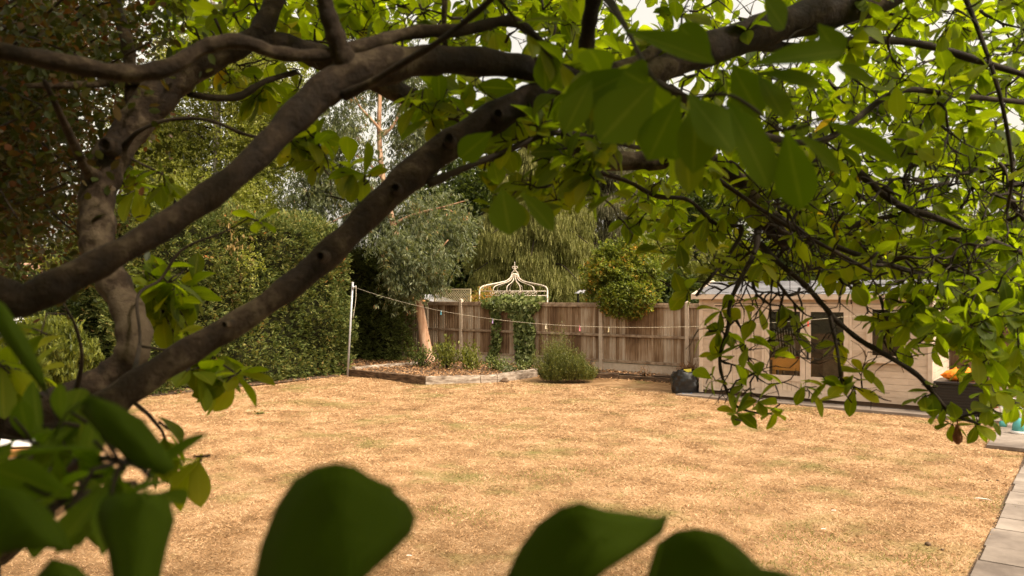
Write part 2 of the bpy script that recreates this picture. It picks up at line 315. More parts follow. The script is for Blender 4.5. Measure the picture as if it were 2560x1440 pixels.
# ------------------------------------------------------------------ fence
fence = thing('wooden_fence', G(0, 0), 'brown closeboard fence with pale concrete posts along the back of the garden', 'fence')
posts = [-11.0, -8.6, -6.17, -4.8, -2.4, 0, 2.4, 4.8, 7.2, 9.6, 12.0, 14.4]
ZT = 1.90
for a in posts:
    h = ZT+(.06 if a < -4 else .02)
    MB().gbox(a-.05, a+.05, -.09, .01, -.1, h).add([G(a-.05, -.09, h), G(a+.05, -.09, h), G(a+.05, .01, h), G(a-.05, .01, h), G(a, -.04, h+.035)], [(0, 1, 4), (1, 2, 4), (2, 3, 4), (3, 0, 4)]).build('post', M_conc, fence, False, .008)
for a0, a1 in zip(posts[:-1], posts[1:]):
    a0 += .052; a1 -= .052; mb = MB(); a = a0
    while a < a1-.03:
        wd = min(random.uniform(.088, .104), a1-a); t = random.uniform(-.004, .004)
        p = [G(a, -.012+t, .36), G(a+wd, -.026+t, .36), G(a+wd, -.004+t, .36), G(a, -.002+t, .36)]
        q = [x+np.array((0, 0, ZT-.40)) for x in p]
        mb.add(p+q, [(0, 1, 5, 4), (1, 2, 6, 5), (2, 3, 7, 6), (3, 0, 4, 7), (4, 5, 6, 7), (3, 2, 1, 0)]); a += wd-.006
    mb.build('board_panel', M_fence, fence)
    for z, hh in ((ZT-.075, .085), (1.06, .065), (.40, .065)):
        MB().gbox(a0, a1, -.075, -.03, z-hh/2, z+hh/2).build('rail', M_rail, fence, False, .006)
    MB().gbox(a0, a1, -.05, .01, ZT-.035, ZT-.005).build('capping', M_rail, fence, False, .004)
    MB().gbox(a0, a1, -.055, -.005, .05, .35).build('gravel_board', M_conc, fence, False, .006)

# ------------------------------------------------------------------ raised bed
def ray_ground(px, py, z=0.):
    d = (H-z)*F/(py-HY); return P(px, py, d)
def sleeper(p0, p1, wdt, h, m, label, cat='timber sleeper', grp='timber sleepers edging the raised bed'):
    p0, p1 = np.array(p0), np.array(p1); d = nrm(p1-p0); s_ = np.cross(np.array((0, 0, 1.)), d)
    root_ = MB(); L = np.linalg.norm(p1-p0); n = 10; v = []; f = []
    for i in range(n+1):
        c = p0+d*L*i/n; j = [random.uniform(-.008, .008) for _ in range(4)]
        v += [c+np.array((0, 0, -.05)), c+np.array((0, 0, h+j[0]))+s_*j[1], c+s_*wdt+np.array((0, 0, h+j[2])), c+s_*wdt+np.array((0, 0, -.05))]
    for i in range(n):
        for k_ in range(4): f.append((4*i+k_, 4*i+(k_+1) % 4, 4*i+4+(k_+1) % 4, 4*i+4+k_))
    f += [(3, 2, 1, 0), (4*n, 4*n+1, 4*n+2, 4*n+3)]
    o = root_.add(v, f).build('sleeper', m, None, False, .008); return tag(o, label, cat, grp)
pA = ray_ground(868, 941); pB = ray_ground(1064, 962); pC = ray_ground(1201, 959); pD = ray_ground(1243, 957); pE = ray_ground(1345, 942)
sleeper(pA, pB-nrm(pB-pA)*.02, .13, .19, M_sleepdk, 'sleeper with shade coloured in dark brown, running from the foot of the washing pole to the bed corner')  # the shade on its front face is put into the wood colour
sleeper(pB, pC, .13, .19, M_sleep, 'grey sleeper forming the front corner of the bed, right of the dark one')
sleeper(pC+nrm(pC-pB)*.015, pD, .13, .19, M_sleep, 'short pale sleeper between the grey corner sleeper and the long whitish one')
sleeper(pD+nrm(pD-pC)*.012, pE, .13, .20, M_sleep, 'long whitish sleeper with a dark hole, ending near the feathery shrub')
sleeper(pA+np.array((.15, .25, 0)), ray_ground(1048, 936)+np.array((0, 1.5, 0)), .13, .22, M_sleep, 'faded sleeper along the hedge side at the back left of the bed')
pF = ray_ground(1385, 941); pG = ray_ground(1545, 949); pH = ray_ground(1690, 958)
sleeper(pF, pG, .14, .13, M_sleepdk, 'low rotten sleeper right of the feathery shrub')
sleeper(pG+nrm(pG-pF)*.02, pH, .14, .11, M_sleepdk, 'low rotten sleeper reaching the black bag')
o = MB().lathe(ray_ground(1262, 956)+np.array((0, -.02, 0)), [(.02, -.02), (.09, 0), (.10, .05), (.06, .10), (.01, .12)], 9).build('log_stub', M_sleepdk, None, True)
tag(o, 'small dark rotten log stub against the whitish sleeper', 'log')
bed = [pA+(.1, .1, 0), pB+(0, .08, 0), pC+(0, .08, 0), pD+(0, .08, 0), pE+(0, .1, 0), ray_ground(1385, 939)+(0, .1, 0), pG+(0, .1, 0), pH+(0, .1, 0), G(3.3, -1.2), G(3.4, .2), G(-9, .2), G(-9, -3.4)]
sheet('flower_bed', bed, .14, M_soil)
mb = MB()
sheet('soil_margin', [G(-5.75, -14), G(-5.25, -14), G(-5.2, -4.3), G(-9, -3.3), G(-9, -14)], .02, M_soil)
def inpoly(x, y, poly):
    c = np.zeros(len(x), bool); n = len(poly)
    for i in range(n):
        x0, y0 = poly[i][:2]; x1, y1 = poly[(i+1) % n][:2]
        t = ((y0 > y) != (y1 > y)) & (x < (x1-x0)*(y-y0)/(y1-y0+1e-12)+x0); c ^= t
    return c
def litter(name, poly, n, z, size, m, label, cat='leaves', seed=0):
    g = np.random.default_rng(seed); pl_ = np.array([p[:2] for p in poly]); lo, hi = pl_.min(0), pl_.max(0)
    q = g.random((n, 2))*(hi-lo)+lo; q = q[inpoly(q[:, 0], q[:, 1], poly)]; k = len(q)
    th = g.random(k)*6.28; e = g.normal(.15, .3, k)
    return tag(leaves(name, np.column_stack([q, z+g.random(k)*.03]), np.stack([np.cos(th)*np.cos(e), np.sin(th)*np.cos(e), np.sin(e)], 1), g.uniform(.5, 1.3, k)*size, size*.35, m, None, template=T_OVAL, seed=seed), label, cat, kind='stuff')
litter('leaf_litter', bed, 26000, .145, .07, M_litter, 'orange brown fallen leaves and bark covering the raised bed', seed=1)
litter('fallen_leaves', [G(-5.8, -13), G(-5.1, -13), G(-4.9, -4.3), G(-6, -3.6)], 5000, .02, .05, M_litter, 'fallen brown leaves under the conifer hedge', seed=2)
litter('dead_stalks', [pE+(0, -.4, 0), pF+(0, -.3, 0), pG+(0, -.45, 0), pH+(0, -.4, 0), pH+(0, .1, 0), pE+(0, .1, 0)], 1600, .01, .06, M_litter, 'dry debris on the lawn edge before the low sleepers', seed=3)

# ------------------------------------------------------------------ hedges
def hedge(name, a0, a1, b0, b1, z1, faces, n, m, label, size=.17, seed=0, cat='hedge', z0=.0):
    """clipped conifer hedge: twiggy core, sprays covering its faces; faces: list of 'a+','b-','z+','a-','b+'"""
    g = np.random.default_rng(seed); t = thing(name, G((a0+a1)/2, (b0+b1)/2), label, cat)
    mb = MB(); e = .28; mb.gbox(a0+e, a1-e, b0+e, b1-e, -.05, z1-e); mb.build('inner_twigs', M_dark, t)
    LA, LB, LZ = a1-a0, b1-b0, z1; ar = {'a+': LB*LZ, 'a-': LB*LZ, 'b-': LA*LZ, 'b+': LA*LZ, 'z+': LA*LB}
    tot = sum(ar[f] for f in faces); pos = []; axs = []
    for f in faces:
        k = int(n*ar[f]/tot)//9*9; u1, u2 = np.repeat(g.random(k//9), 9), np.repeat(g.random(k//9), 9); dep = np.repeat(g.random(k//9)**1.8*.42-.05, 9)
        tax = np.repeat(g.normal(0, .42, (k//9, 3)), 9, 0)
        A_, B_, Z_ = a0+u1*LA, b0+u1*LB, z0+u2*(LZ-z0)
        lump = .13*np.sin(u1*LB*2.3+u2*5)+.10*np.sin(u2*LZ*4.1+u1*9)+.06*np.sin(u1*LB*7.7)
        if f == 'a+': q = (np.full(k, a1)-dep+lump, B_, Z_); nn = GU
        elif f == 'a-': q = (np.full(k, a0)+dep-lump, B_, Z_); nn = -GU
        elif f == 'b-': q = (A_, np.full(k, b0)+dep-lump, Z_); nn = -GV
        elif f == 'b+': q = (A_, np.full(k, b1)-dep+lump, Z_); nn = GV
        else: q = (A_, b0+u2*LB, np.full(k, z1)-dep+lump); nn = np.array((0, 0, 1.))
        p = F0+np.outer(q[0], GU)+np.outer(q[1], GV); p[:, 2] = q[2]
        p += g.normal(0, .035, (k, 3)); pos.append(p); axs.append(nn+tax+g.normal(0, .38, (k, 3))+np.array((0, 0, .3)))
    pos, axs = np.vstack(pos), np.vstack(axs)
    leaves('foliage', pos, axs, g.uniform(.5, 1.2, len(pos))*size, size*.42, m, t, template=T_SPRAY, seed=seed)
    return t
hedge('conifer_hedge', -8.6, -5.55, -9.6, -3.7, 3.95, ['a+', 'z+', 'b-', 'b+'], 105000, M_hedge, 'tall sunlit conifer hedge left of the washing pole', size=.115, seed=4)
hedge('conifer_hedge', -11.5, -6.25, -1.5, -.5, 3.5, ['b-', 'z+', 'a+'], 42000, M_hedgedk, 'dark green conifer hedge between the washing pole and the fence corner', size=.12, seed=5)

# ------------------------------------------------------------------ trees
def limb(pts, r0, r1, m, parent, name='limb', n=10, k=5, wob=.12):
    p = smooth_path(pts, k); t = np.linspace(0, 1, len(p)); return MB().tube(p, r0+(r1-r0)*t, n, wob).build(name, m, parent, True)
def clumps(c, rad, nc, npc, spread, g, shell=.55, droop=0.):
    """clump centres in an ellipsoid (mostly outer), leaves gathered round each"""
    d = nrm(g.normal(0, 1, (nc, 3))); r = shell+(1-shell)*g.random(nc)**.6
    cc = np.array(c)+d*np.array(rad)*r[:, None]
    ns = max(1, npc//7); sp = np.repeat(cc, ns, 0)+g.normal(0, 1, (nc*ns, 3))*spread; sp[:, 2] -= droop*g.random(len(sp))
    q = np.repeat(sp, 7, 0)+g.normal(0, 1, (nc*ns*7, 3))*min(.03, spread*.2); out = np.repeat(np.repeat(d, ns, 0)+g.normal(0, .6, (nc*ns, 3)), 7, 0)
    return cc, q, out
def tree(name, base, c, rad, nc, npc, spread, leaf, m, label, cat='tree', bark=None, r0=.16, seed=0, tmpl=T_DIAMOND, axis=None, droop=0., shell=.5, nl=9, cut=None, group=None):
    g = np.random.default_rng(seed); t = thing(name, base, label, cat, group); bark = bark or M_twig
    cc, q, out = clumps(c, rad, nc, npc, spread, g, shell, droop)
    if cut is not None: q_ok = cut(q); q, out = q[q_ok], out[q_ok]
    base = np.array(base, float); c = np.array(c, float)
    limb([base+(0, 0, -.05), base*.7+c*.3+(.1, 0, 0), base*.3+c*.7, c+(0, 0, rad[2]*.5)], r0, r0*.25, bark, t, 'trunk')
    for i in range(nl):
        e = cc[(i*37) % nc]; s_ = base+(c-base)*random.uniform(.45, .95)
        limb([s_, (s_+e)/2+np.array((0, 0, .25)), e], r0*.28, .012, bark, t, 'branch', 6, 4)
    a = out*.8+g.normal(0, .55, q.shape) if axis is None else np.array(axis)+g.normal(0, .28, q.shape)
    leaves('crown', q, a, g.uniform(.6, 1.3, len(q))*leaf[0], leaf[1], m, t, template=tmpl, seed=seed)
    return t
def ctr(x0, x1, y0, y1, d): p = P((x0+x1)/2, (y0+y1)/2, d); return p, np.array(((x1-x0)/2/F*d, (x1-x0)/2/F*d, (y1-y0)/2/F*d))
# eucalyptus with its forked reddish trunk
g = np.random.default_rng(21); eb = P(1072, 905, 22.4); eb[2] = .1
euc = thing('eucalyptus_tree', eb, 'tall grey-green eucalyptus with peeling pink trunk rising at the fence corner', 'tree')
p = smooth_path([eb, P(1062, 850, 22.4), P(1053, 790, 22.4), P(1044, 742, 22.4), P(1030, 690, 22.5), P(1000, 620, 22.8), P(978, 540, 23), P(955, 430, 23.2), P(948, 330, 23.3), P(950, 230, 23.4), P(952, 100, 23.4)])
MB().tube(p, np.interp(np.linspace(0, 1, len(p)), [0, .06, .15, .3, .6, 1], [.24, .17, .135, .11, .09, .05]), 14, .08).build('trunk', M_eucbark, euc, True)
for pts, r in (([P(1040, 730, 22.5), P(1055, 690, 22.3), P(1075, 655, 22), P(1120, 600, 21.6)], .07), ([P(985, 560, 23), P(1040, 535, 22.8), P(1100, 520, 22.6), P(1170, 500, 22.4)], .06),
               ([P(955, 330, 23.2), P(930, 300, 23), P(895, 260, 22.8), P(870, 200, 22.7)], .05), ([P(955, 340, 23.3), P(985, 310, 23.3), P(1000, 270, 23.5), P(1005, 210, 23.5)], .06),
               ([P(960, 450, 23.2), P(910, 400, 23), P(850, 380, 23), P(790, 400, 23)], .04), ([P(970, 500, 23), P(900, 520, 22.6), P(820, 560, 22.4)], .035)):
    limb(pts, r, .015, M_eucbark, euc, 'branch', 8)
cl = []
for x0, x1, y0, y1, d, nc in ((860, 1030, 420, 600, 23.4, 42), (760, 940, 240, 420, 23, 42), (720, 950, 400, 560, 23, 60), (960, 1100, 250, 420, 23.8, 36), (950, 1150, 560, 700, 22, 62), (1000, 1180, 470, 620, 23, 50), (820, 1120, 60, 260, 23.5, 60), (960, 1050, 660, 735, 21.8, 16)):
    c_, r_ = ctr(x0, x1, y0, y1, d); cl.append(clumps(c_, r_*1.12, int(nc*1.05), 175, .22, g, .15, .35)[1])
q = np.vstack(cl); q = q-np.repeat(0*q[::7], 7, 0)[:len(q)]; leaves('crown', q, np.array((0, 0, -.75))+np.repeat(g.normal(0, .5, q[::7].shape), 7, 0)[:len(q)]+g.normal(0, .3, q.shape), g.uniform(.10, .18, len(q)), .036, M_euc, euc, seed=21)
# birch: fine sparse crown, drooping, catkins hanging low
bb = P(560, 900, 24.0); bb[2] = 0
birch = thing('birch_tree', bb, 'weeping birch with thin pale leaves and sky gaps, behind the sunlit hedge', 'tree')
limb([bb, P(555, 700, 24), P(545, 450, 24), P(540, 200, 24), P(530, -50, 24)], .2, .07, surf('birch_bark', [(.4, (.12, .10, .08)), (.6, (.5, .46, .4))], 6, bump=.2), birch, 'trunk')
for i in range(16):
    y = 620-i*42; s_ = P(548, y, 24); e = P(548+random.choice([-1, 1])*random.uniform(90, 230), y-random.uniform(-30, 90), 24+random.uniform(-1.5, 1.5))
    limb([s_, (s_+e)/2+(0, 0, .35), e, e+(0, 0, -.5)], .035, .006, M_twig, birch, 'branch', 6, 4)
cl = []
for x0, x1, y0, y1, d, nc in ((330, 560, 380, 560, 24, 85), (420, 720, 430, 640, 23.5, 170), (560, 740, 220, 470, 24, 85), (300, 470, 220, 420, 24, 75), (420, 760, 40, 260, 24, 110), (280, 440, 520, 640, 24, 40), (420, 560, 250, 420, 24.5, 20)):
    c_, r_ = ctr(x0, x1, y0, y1, d); cl.append(clumps(c_, r_*1.1, int(nc*1.9), 210, .25, g, .08, .7)[1])
q = np.vstack(cl); leaves('crown', q, np.array((0, 0, -.6))+g.normal(0, .7, q.shape), g.uniform(.06, .10, len(q)), .055, M_birch, birch, seed=22)
c_, r_ = ctr(440, 665, 520, 790, 18.6); _, q, _ = clumps(c_, r_, 210, 34, .07, g, .1, .35)
leaves('catkins', q, np.array((0, 0, -1))+g.normal(0, .18, q.shape), g.uniform(.06, .13, len(q)), .02, M_gold, birch, seed=23)
_, q, _ = clumps(c_, r_, 150, 90, .12, g, .1, .3); leaves('low_foliage', q, np.array((0, 0, -.5))+g.normal(0, .7, q.shape), g.uniform(.05, .08, len(q)), .04, M_birch, birch, seed=24)

# weeping conifers: drooping curtains hung on tiers
def weeper(name, px0, px1, ytop, d, n, m, label, seed, size=.30):
    g = np.random.default_rng(seed); cx = (px0+px1)/2; base = P(cx, 800, d); base[2] = 0; t = thing(name, base, label, 'tree')
    ztop = H+(HY-ytop)/F*d; rx = (px1-px0)/2/F*d
    limb([base, base+(0, 0, ztop*.5), base+(0, 0, ztop*.97)], .28, .05, M_twig, t, 'trunk')
    pos = []
    for i in range(46):
        z = ztop*(.12+.86*(i/46)**.9); r = rx*(1-(z/ztop)**2.2)*random.uniform(.75, 1.12)+.25; th = i*2.4
        dv = np.array((math.cos(th), math.sin(th), 0)); s_ = base+(0, 0, z); m1 = s_+dv*r*.55+(0, 0, .25); e = s_+dv*r+(0, 0, -.35)
        pp = smooth_path([s_, m1, e], 8)
        limb([s_, m1, e], .05, .012, M_twig, t, 'branch', 5, 4)
        k = n//46; tt = g.random(k)**.7*(len(pp)-1); i0 = np.minimum(tt.astype(int), len(pp)-2); fr = (tt-i0)[:, None]
        q = pp[i0]*(1-fr)+pp[i0+1]*fr; side = np.array((-dv[1], dv[0], 0)); q = q+side*g.normal(0, .3*max(.5, r/2), k)[:, None]
        strand = np.floor(g.random(k)*0); q[:, 2] -= g.random(k)**1.3*random.uniform(.6, 1.2); pos.append(q)
    q = np.vstack(pos); leaves('crown', q, np.array((0, 0, -1))+g.normal(0, .2, q.shape), g.uniform(.6, 1.3, len(q))*size, .055, m, t, seed=seed, template=T_SPRAY)
weeper('weeping_conifer', 1150, 1540, 300, 30, 70000, M_weep, 'olive weeping conifer hanging in curtains behind the cream metal pavilion', 31)
weeper('weeping_conifer', 1340, 1700, 60, 38, 75000, M_cedar, 'taller greyish weeping conifer behind the orange-flecked bush', 32, .34)
c_, r_ = ctr(1020, 1330, 370, 800, 36); tree('broadleaf_tree', (c_[0], c_[1], 0), c_, r_, 230, 280, .42, (.2, .13), M_brd, 'dark broadleaf tree behind the eucalyptus and trellis', seed=33, shell=.3)
c_, r_ = ctr(1466, 1652, 592, 806, 20.9)
tree('flowering_bush', (c_[0]+.3, c_[1]+.9, 0), c_, r_*(1, 1.0, 1), 190, 190, .12, (.085, .042), M_glossy, 'rounded glossy bush flecked with orange, spilling over the fence', 'bush', seed=34, shell=.6, tmpl=T_OVAL, cut=lambda q: (((q-F0)@GV) > .03) | (q[:, 2] > 1.93) | ((((q-F0)@GV) < -.1) & (q[:, 2] > 1.42+.5*np.abs(q[:, 0]-c_[0]-.15)) & (((q-F0)@GV) > -.55)), r0=.07)
c_, r_ = ctr(1580, 1740, 600, 790, 25); tree('green_bush', (c_[0], c_[1], 0), c_, r_, 100, 170, .16, (.10, .05), M_green, 'light green bush rising just left of the summerhouse roof', 'bush', seed=35, tmpl=T_OVAL, r0=.07)
c_, r_ = ctr(1640, 1760, 690, 790, 22.6); tree('laurel_bush', (c_[0], c_[1], 0), c_, r_, 60, 150, .13, (.13, .055), M_brd, 'low dark laurel behind the fence, left of the summerhouse', 'bush', seed=36, tmpl=T_OVAL, r0=.05)
c_, r_ = ctr(1690, 1800, 610, 780, 40); tree('willow_tree', (c_[0], c_[1], 0), c_, r_, 50, 130, .4, (.22, .05), M_cedar, 'distant pale grey-green tree in the gap above the summerhouse corner', seed=37)
for i, (x0, x1, y0, d, m_, lb) in enumerate(((1750, 1900, 612, 23, M_green, 'leafy green tree behind the left end of the summerhouse roof'), (1890, 2110, 560, 25, M_brd, 'dark green tree behind the middle of the summerhouse roof'), (2090, 2330, 590, 24, M_green, 'green tree behind the right end of the summerhouse roof'), (2310, 2600, 540, 25, M_green, 'broad green tree right of the summerhouse, beyond the fence'))):
    c_, r_ = ctr(x0, x1, y0, 860, d); tree('garden_tree', (c_[0], c_[1], 0), c_, r_, 110, 150, .2, (.15, .06), m_, lb, seed=40+i, tmpl=T_OVAL, r0=.1)
c_, r_ = ctr(118, 300, 700, 950, 17.6); tree('rhododendron', (c_[0], c_[1], 0), c_, r_, 130, 110, .10, (.11, .04), M_brd, 'dark leathery shrub right behind the curved magnolia limb', 'shrub', seed=50, tmpl=T_OVAL, r0=.06)
c_, r_ = ctr(45, 225, 800, 1000, 15.4); c_[2] = max(c_[2], .75)
tree('golden_conifer', (c_[0], c_[1], 0), c_, r_, 150, 90, .09, (.16, .06), M_lime, 'low yellow-green conifer in the left border', 'shrub', seed=51, tmpl=T_SPRAY, axis=(0, 0, .9), r0=.04)
c_, r_ = ctr(-160, 130, 640, 960, 19); tree('border_tree', (c_[0], c_[1], 0), c_, r_, 120, 150, .16, (.12, .05), M_hedgedk, 'dark green shrub at the far left edge of the garden', 'shrub', seed=52, tmpl=T_OVAL, r0=.08)
c_, r_ = ctr(290, 450, 720, 960, 17.6); tree('border_shrub', (c_[0], c_[1], 0), c_, r_, 110, 110, .12, (.09, .04), M_hedgedk, 'dark shrub at the near end of the sunlit hedge', 'shrub', seed=53, r0=.05)
for i, (x0, x1, y0, lb) in enumerate(((-350, 120, 520, 'far tree at the left edge, above the small white house'), (120, 420, 560, 'far tree between the left edge and the birch'), (640, 900, 600, 'far tree showing between birch and eucalyptus'))):
    c_, r_ = ctr(x0, x1, y0, 860, 44); tree('distant_tree', (c_[0], c_[1], 0), c_, r_, 110, 130, .5, (.32, .18), M_green, lb, seed=60+i, group='distant trees beyond the garden')
# far wood: one mass
g = np.random.default_rng(70); n = 70000; X = g.uniform(-70, 75, n); top = 6.2+1.2*np.sin(X*.21)+.8*np.sin(X*.63+1)+.5*np.sin(X*1.7)
q = np.stack([X, 72+g.random(n)*4, g.random(n)**.8*top], 1)
tag(leaves('distant_wood', q, g.normal(0, 1, q.shape), g.uniform(.5, 1, n), .4, M_brd, None, seed=70), 'distant line of dark trees closing the horizon', 'woodland', kind='stuff')

c_, r_ = ctr(1620, 1880, 400, 860, 42); tree('dark_tree', (c_[0], c_[1], 0), c_, r_, 170, 220, .45, (.24, .14), M_brd, 'tall dark tree far behind the left corner of the summerhouse', seed=71, shell=.3)
# ------------------------------------------------------------------ plants by the fence
g = np.random.default_rng(80)
ivy = thing('ivy', G(-2.9, -.1), 'green ivy hanging down the fence in two columns beneath the cream metal pavilion', 'climber')
def fence_pt(px, py, b):     # point at offset b in front of the fence seen at px,py
    k_ = (px-CX)/F; n0 = F0+GV*b; a = (k_*n0[1]-n0[0])/(GU[0]-k_*GU[1]); q = n0+a*GU; q[2] = H-(py-HY)/F*q[1]; return q
ov = []
for _ in range(420):
    a_ = random.random()*6.283; rr_ = random.random()**.5; b0 = fence_pt(1566+math.cos(a_)*rr_*72, 752+math.sin(a_)*rr_*44, -.10-.40*random.random()*(1-.5*rr_)); ov += [b0+np.array([random.gauss(0, .035) for _ in range(3)]) for _ in range(11)]
ov = np.array(ov); fb = [o for o in C.objects if o.name.startswith('flowering_bush')][0]
leaves('overhang', ov, -GV*.5+g.normal(0, .55, ov.shape)+(0, 0, .1), g.uniform(.05, .10, len(ov)), .042, M_glossy, fb, template=T_OVAL, seed=82)
def ivyset(path, n, bdep, seed):
    g = np.random.default_rng(seed); out = []
    pts = np.array(path, float)
    for _ in range(n):
        t = random.random()*(len(pts)-1); i = min(int(t), len(pts)-2); f_ = t-i; c = pts[i]*(1-f_)+pts[i+1]*f_
        out.append(fence_pt(c[0]+random.uniform(-1, 1)*c[2]+random.gauss(0, 1.5), c[1]+random.uniform(-1, 1)*(c[3] if len(c) > 3 else 6), -.05-random.random()*bdep))
    return np.array(out)
iv = [ivyset([(1238, 770, 11), (1240, 800, 11), (1242, 840, 11), (1238, 870, 10), (1225, 895, 9), (1220, 915, 10)], 700, .10, 1),
      ivyset([(1300, 780, 26), (1308, 800, 26), (1313, 830, 24), (1310, 850, 22), (1305, 880, 16), (1312, 905, 17), (1305, 925, 17)], 1900, .14, 2),
      ivyset([(1210, 760, 5, 5), (1240, 763, 10, 9), (1285, 762, 12, 14), (1325, 766, 12, 14), (1345, 764, 4, 4)], 1700, .16, 3),
      ivyset([(1325, 850, 6), (1332, 880, 5), (1328, 905, 4)], 150, .06, 4)]
top = []
for _ in range(900):
    px = random.gauss(1285, 30); py = 752-abs(random.gauss(0, 7)); top.append(fence_pt(px, py, random.uniform(-.1, .35)))
q = np.vstack(iv+[np.array(top)]); q = q[g.random(len(q)) < .6]
leaves('foliage', q, -GV*.35+np.array((0, 0, -.8))+g.normal(0, .4, q.shape), g.uniform(.07, .13, len(q)), .11, M_ivy, ivy, up=np.tile(-GV+np.array((0, 0, .4)), (len(q), 1)), template=T_IVY, roll=.7, seed=80)
for pth in ([(1240, 775), (1241, 840), (1222, 900), (1220, 925)], [(1302, 775), (1312, 830), (1308, 880), (1308, 925)]):
    MB().tube(smooth_path([fence_pt(x, y, -.04) for x, y in pth]), .012, 6, .3).build('stem', M_twig, ivy, True)
def clump_plant(name, px, py, d, wpx, hpx, n, leaf, m, label, cat='plant', axis=(0, 0, .8), seed=0, tmpl=T_OVAL, z0=.14, spread=.12, group=None):
    g = np.random.default_rng(seed); base = P(px, py, d); base[2] = z0; t = thing(name, base, label, cat, group)
    rw, rh = wpx/2/F*d, hpx/F*d; nb = 12; pos = []; mbs = MB()
    for i in range(nb):
        th = g.random()*6.28; rr = rw*g.random()**.5; e = base+np.array((rr*math.cos(th), rr*math.sin(th), rh*g.uniform(.55, 1)*(1-.4*rr/rw)))
        mbs.tube([base, (base+e)/2+(0, 0, .03), e], [.008, .006, .003], 5)
        k = n//nb; tt = g.random(k)**.6; pos.append(base+(e-base)*tt[:, None]+g.normal(0, 1, (k, 3))*spread*rw*2)
    mbs.build('stem', M_twig, t, True); q = np.vstack(pos); q[:, 2] = np.maximum(q[:, 2], z0)
    leaves('foliage', q, np.array(axis)+(q-base)*.6+g.normal(0, .5, q.shape), g.uniform(.7, 1.3, len(q))*leaf[0], leaf[1], m, t, template=tmpl, seed=seed); return t
# feathery shrub
rb = P(1415, 945, 18.9); rb[2] = .02; t = thing('rosemary_shrub', rb, 'feathery green shrub growing in front of the fence, right of the ivy', 'shrub'); pos = []; axs = []; sm = MB()
for i in range(760):
    th = g.random()*6.28; r_ = g.random()**.6; lean = r_*.75; lean *= .75; L = (g.uniform(.5, 1.15)*(1-.45*r_)+.10)*(1.15 if math.cos(th) < .2 else .72)
    lb_ = i % 4; L *= (.72, 1.12, 1.0, .55)[lb_]; b_ = rb+np.array(((-.34, -.06, .08, .42)[lb_]+math.cos(th)*r_*.24, math.sin(th)*r_*.28-.1*(lb_ == 0), .02)); dv = nrm(np.array((math.cos(th)*lean, math.sin(th)*lean, 1.)))
    tt = np.linspace(.05, 1, 34); q = b_+dv*tt[:, None]*L+g.normal(0, .018, (34, 3)); q[:, 0] += .03*np.sin(tt*5+i); pos.append(q); axs.append(np.tile(dv, (34, 1))*.9+g.normal(0, .5, (34, 3)))
    if i % 6 == 0: sm.tube([b_, b_+dv*L*.8], [.006, .002], 4)
q = np.vstack(pos); leaves('foliage', q, np.vstack(axs), g.uniform(.04, .08, len(q)), .012, M_rose, t, seed=81); sm.build('stem', M_twig, t, True)
for i, (px, py, d, w_, h_, n, leaf, m_, lb) in enumerate((
    (1118, 925, 20.6, 62, 95, 900, (.075, .04), M_green, 'straggly yellowing bramble beside the pink trunk'),
    (1180, 930, 20.4, 70, 72, 900, (.08, .042), M_green, 'bushy green plant below the second fence post'),
    (1248, 932, 20.2, 58, 38, 600, (.07, .04), M_ivy, 'low green plant between the two ivy columns'),
    (1055, 925, 21.2, 70, 60, 800, (.07, .04), M_hedgedk, 'leafy plant wrapping the foot of the pink trunk'),
    (1268, 940, 19.6, 46, 16, 350, (.06, .03), M_euc, 'small silvery plant at the front of the bed'),
    (1112, 890, 21.6, 30, 75, 260, (.09, .05), M_brd, 'thin dark plant climbing the first fence panel'),
    (1310, 930, 20.3, 50, 22, 400, (.055, .04), M_ivy, 'small ivy patch at the foot of the wide ivy column'),
    (1476, 938, 19.4, 40, 42, 300, (.05, .014), M_litter, 'dry brown plant right of the feathery shrub'),
    (1612, 940, 18.8, 46, 18, 160, (.06, .012), M_litter, 'dry wispy weed by the low sleepers'))):
    clump_plant('bed_plant', px, py, d, w_*1.15, h_, int(n*.7), leaf, m_, lb, seed=90+i)
clump_plant('autumn_shrub', 1205, 752, 24.6, 64, 72, 1500, (.09, .045), M_orange, 'orange and green shrub behind the fence beside the trellis', 'shrub', z0=1.55, seed=99)
clump_plant('dry_brush', 1722, 920, 17.4, 50, 26, 420, (.12, .008), M_litter, 'heap of dry brushwood behind the black bag', 'brushwood', z0=.3, seed=100)
clump_plant('lawn_weed', 650, 1037, 13.6, 34, 5, 120, (.04, .01), M_green, 'small green weed tuft alone on the dry lawn', 'weed', z0=0, seed=101)

# ------------------------------------------------------------------ washing pole, line, pegs
pt, pb = P(882, 705, 19.75), ray_ground(868, 943)
wp = thing('washing_pole', pb, 'leaning grey metal washing pole in front of the hedge corner', 'pole')
MB().tube([pb-(0, 0, .1), pt], .027, 12).build('pole', M_steel, wp, True)
MB().tube([pb+(pt-pb)*.945, pb+(pt-pb)*.945+(.10, -.03, .03)], .014, 8).tube([pb+(pt-pb)*.93+(.02, -.03, 0), pb+(pt-pb)*.96+(.02, -.03, 0)], .03, 10).build('hook', M_steel, wp, True)
MB().tube(smooth_path([pb+(pt-pb)*.945+(.10, -.04, .02), pb+(pt-pb)*.80+(.11, -.05, 0), pb+(pt-pb)*.62+(.07, -.05, 0)]), .006, 5).build('loose_cord', M_line, wp, True)
def line_pt(t): return np.array((-4.0+9.83*t, 19.7-11.7*t, 2.3-2.842*t+2.709*t*t))
LP = [line_pt(t) for t in np.linspace(0, 1.25, 60)]
tag(MB().tube(LP, .003, 5).build('washing_line', M_line, None, True), 'pale sagging washing line crossing the lawn from the metal pole', 'line')
hp = LP[-1]; hpost = thing('line_post', (hp[0], hp[1], 0), 'metal post holding the near end of the washing line, right of the photo', 'pole')
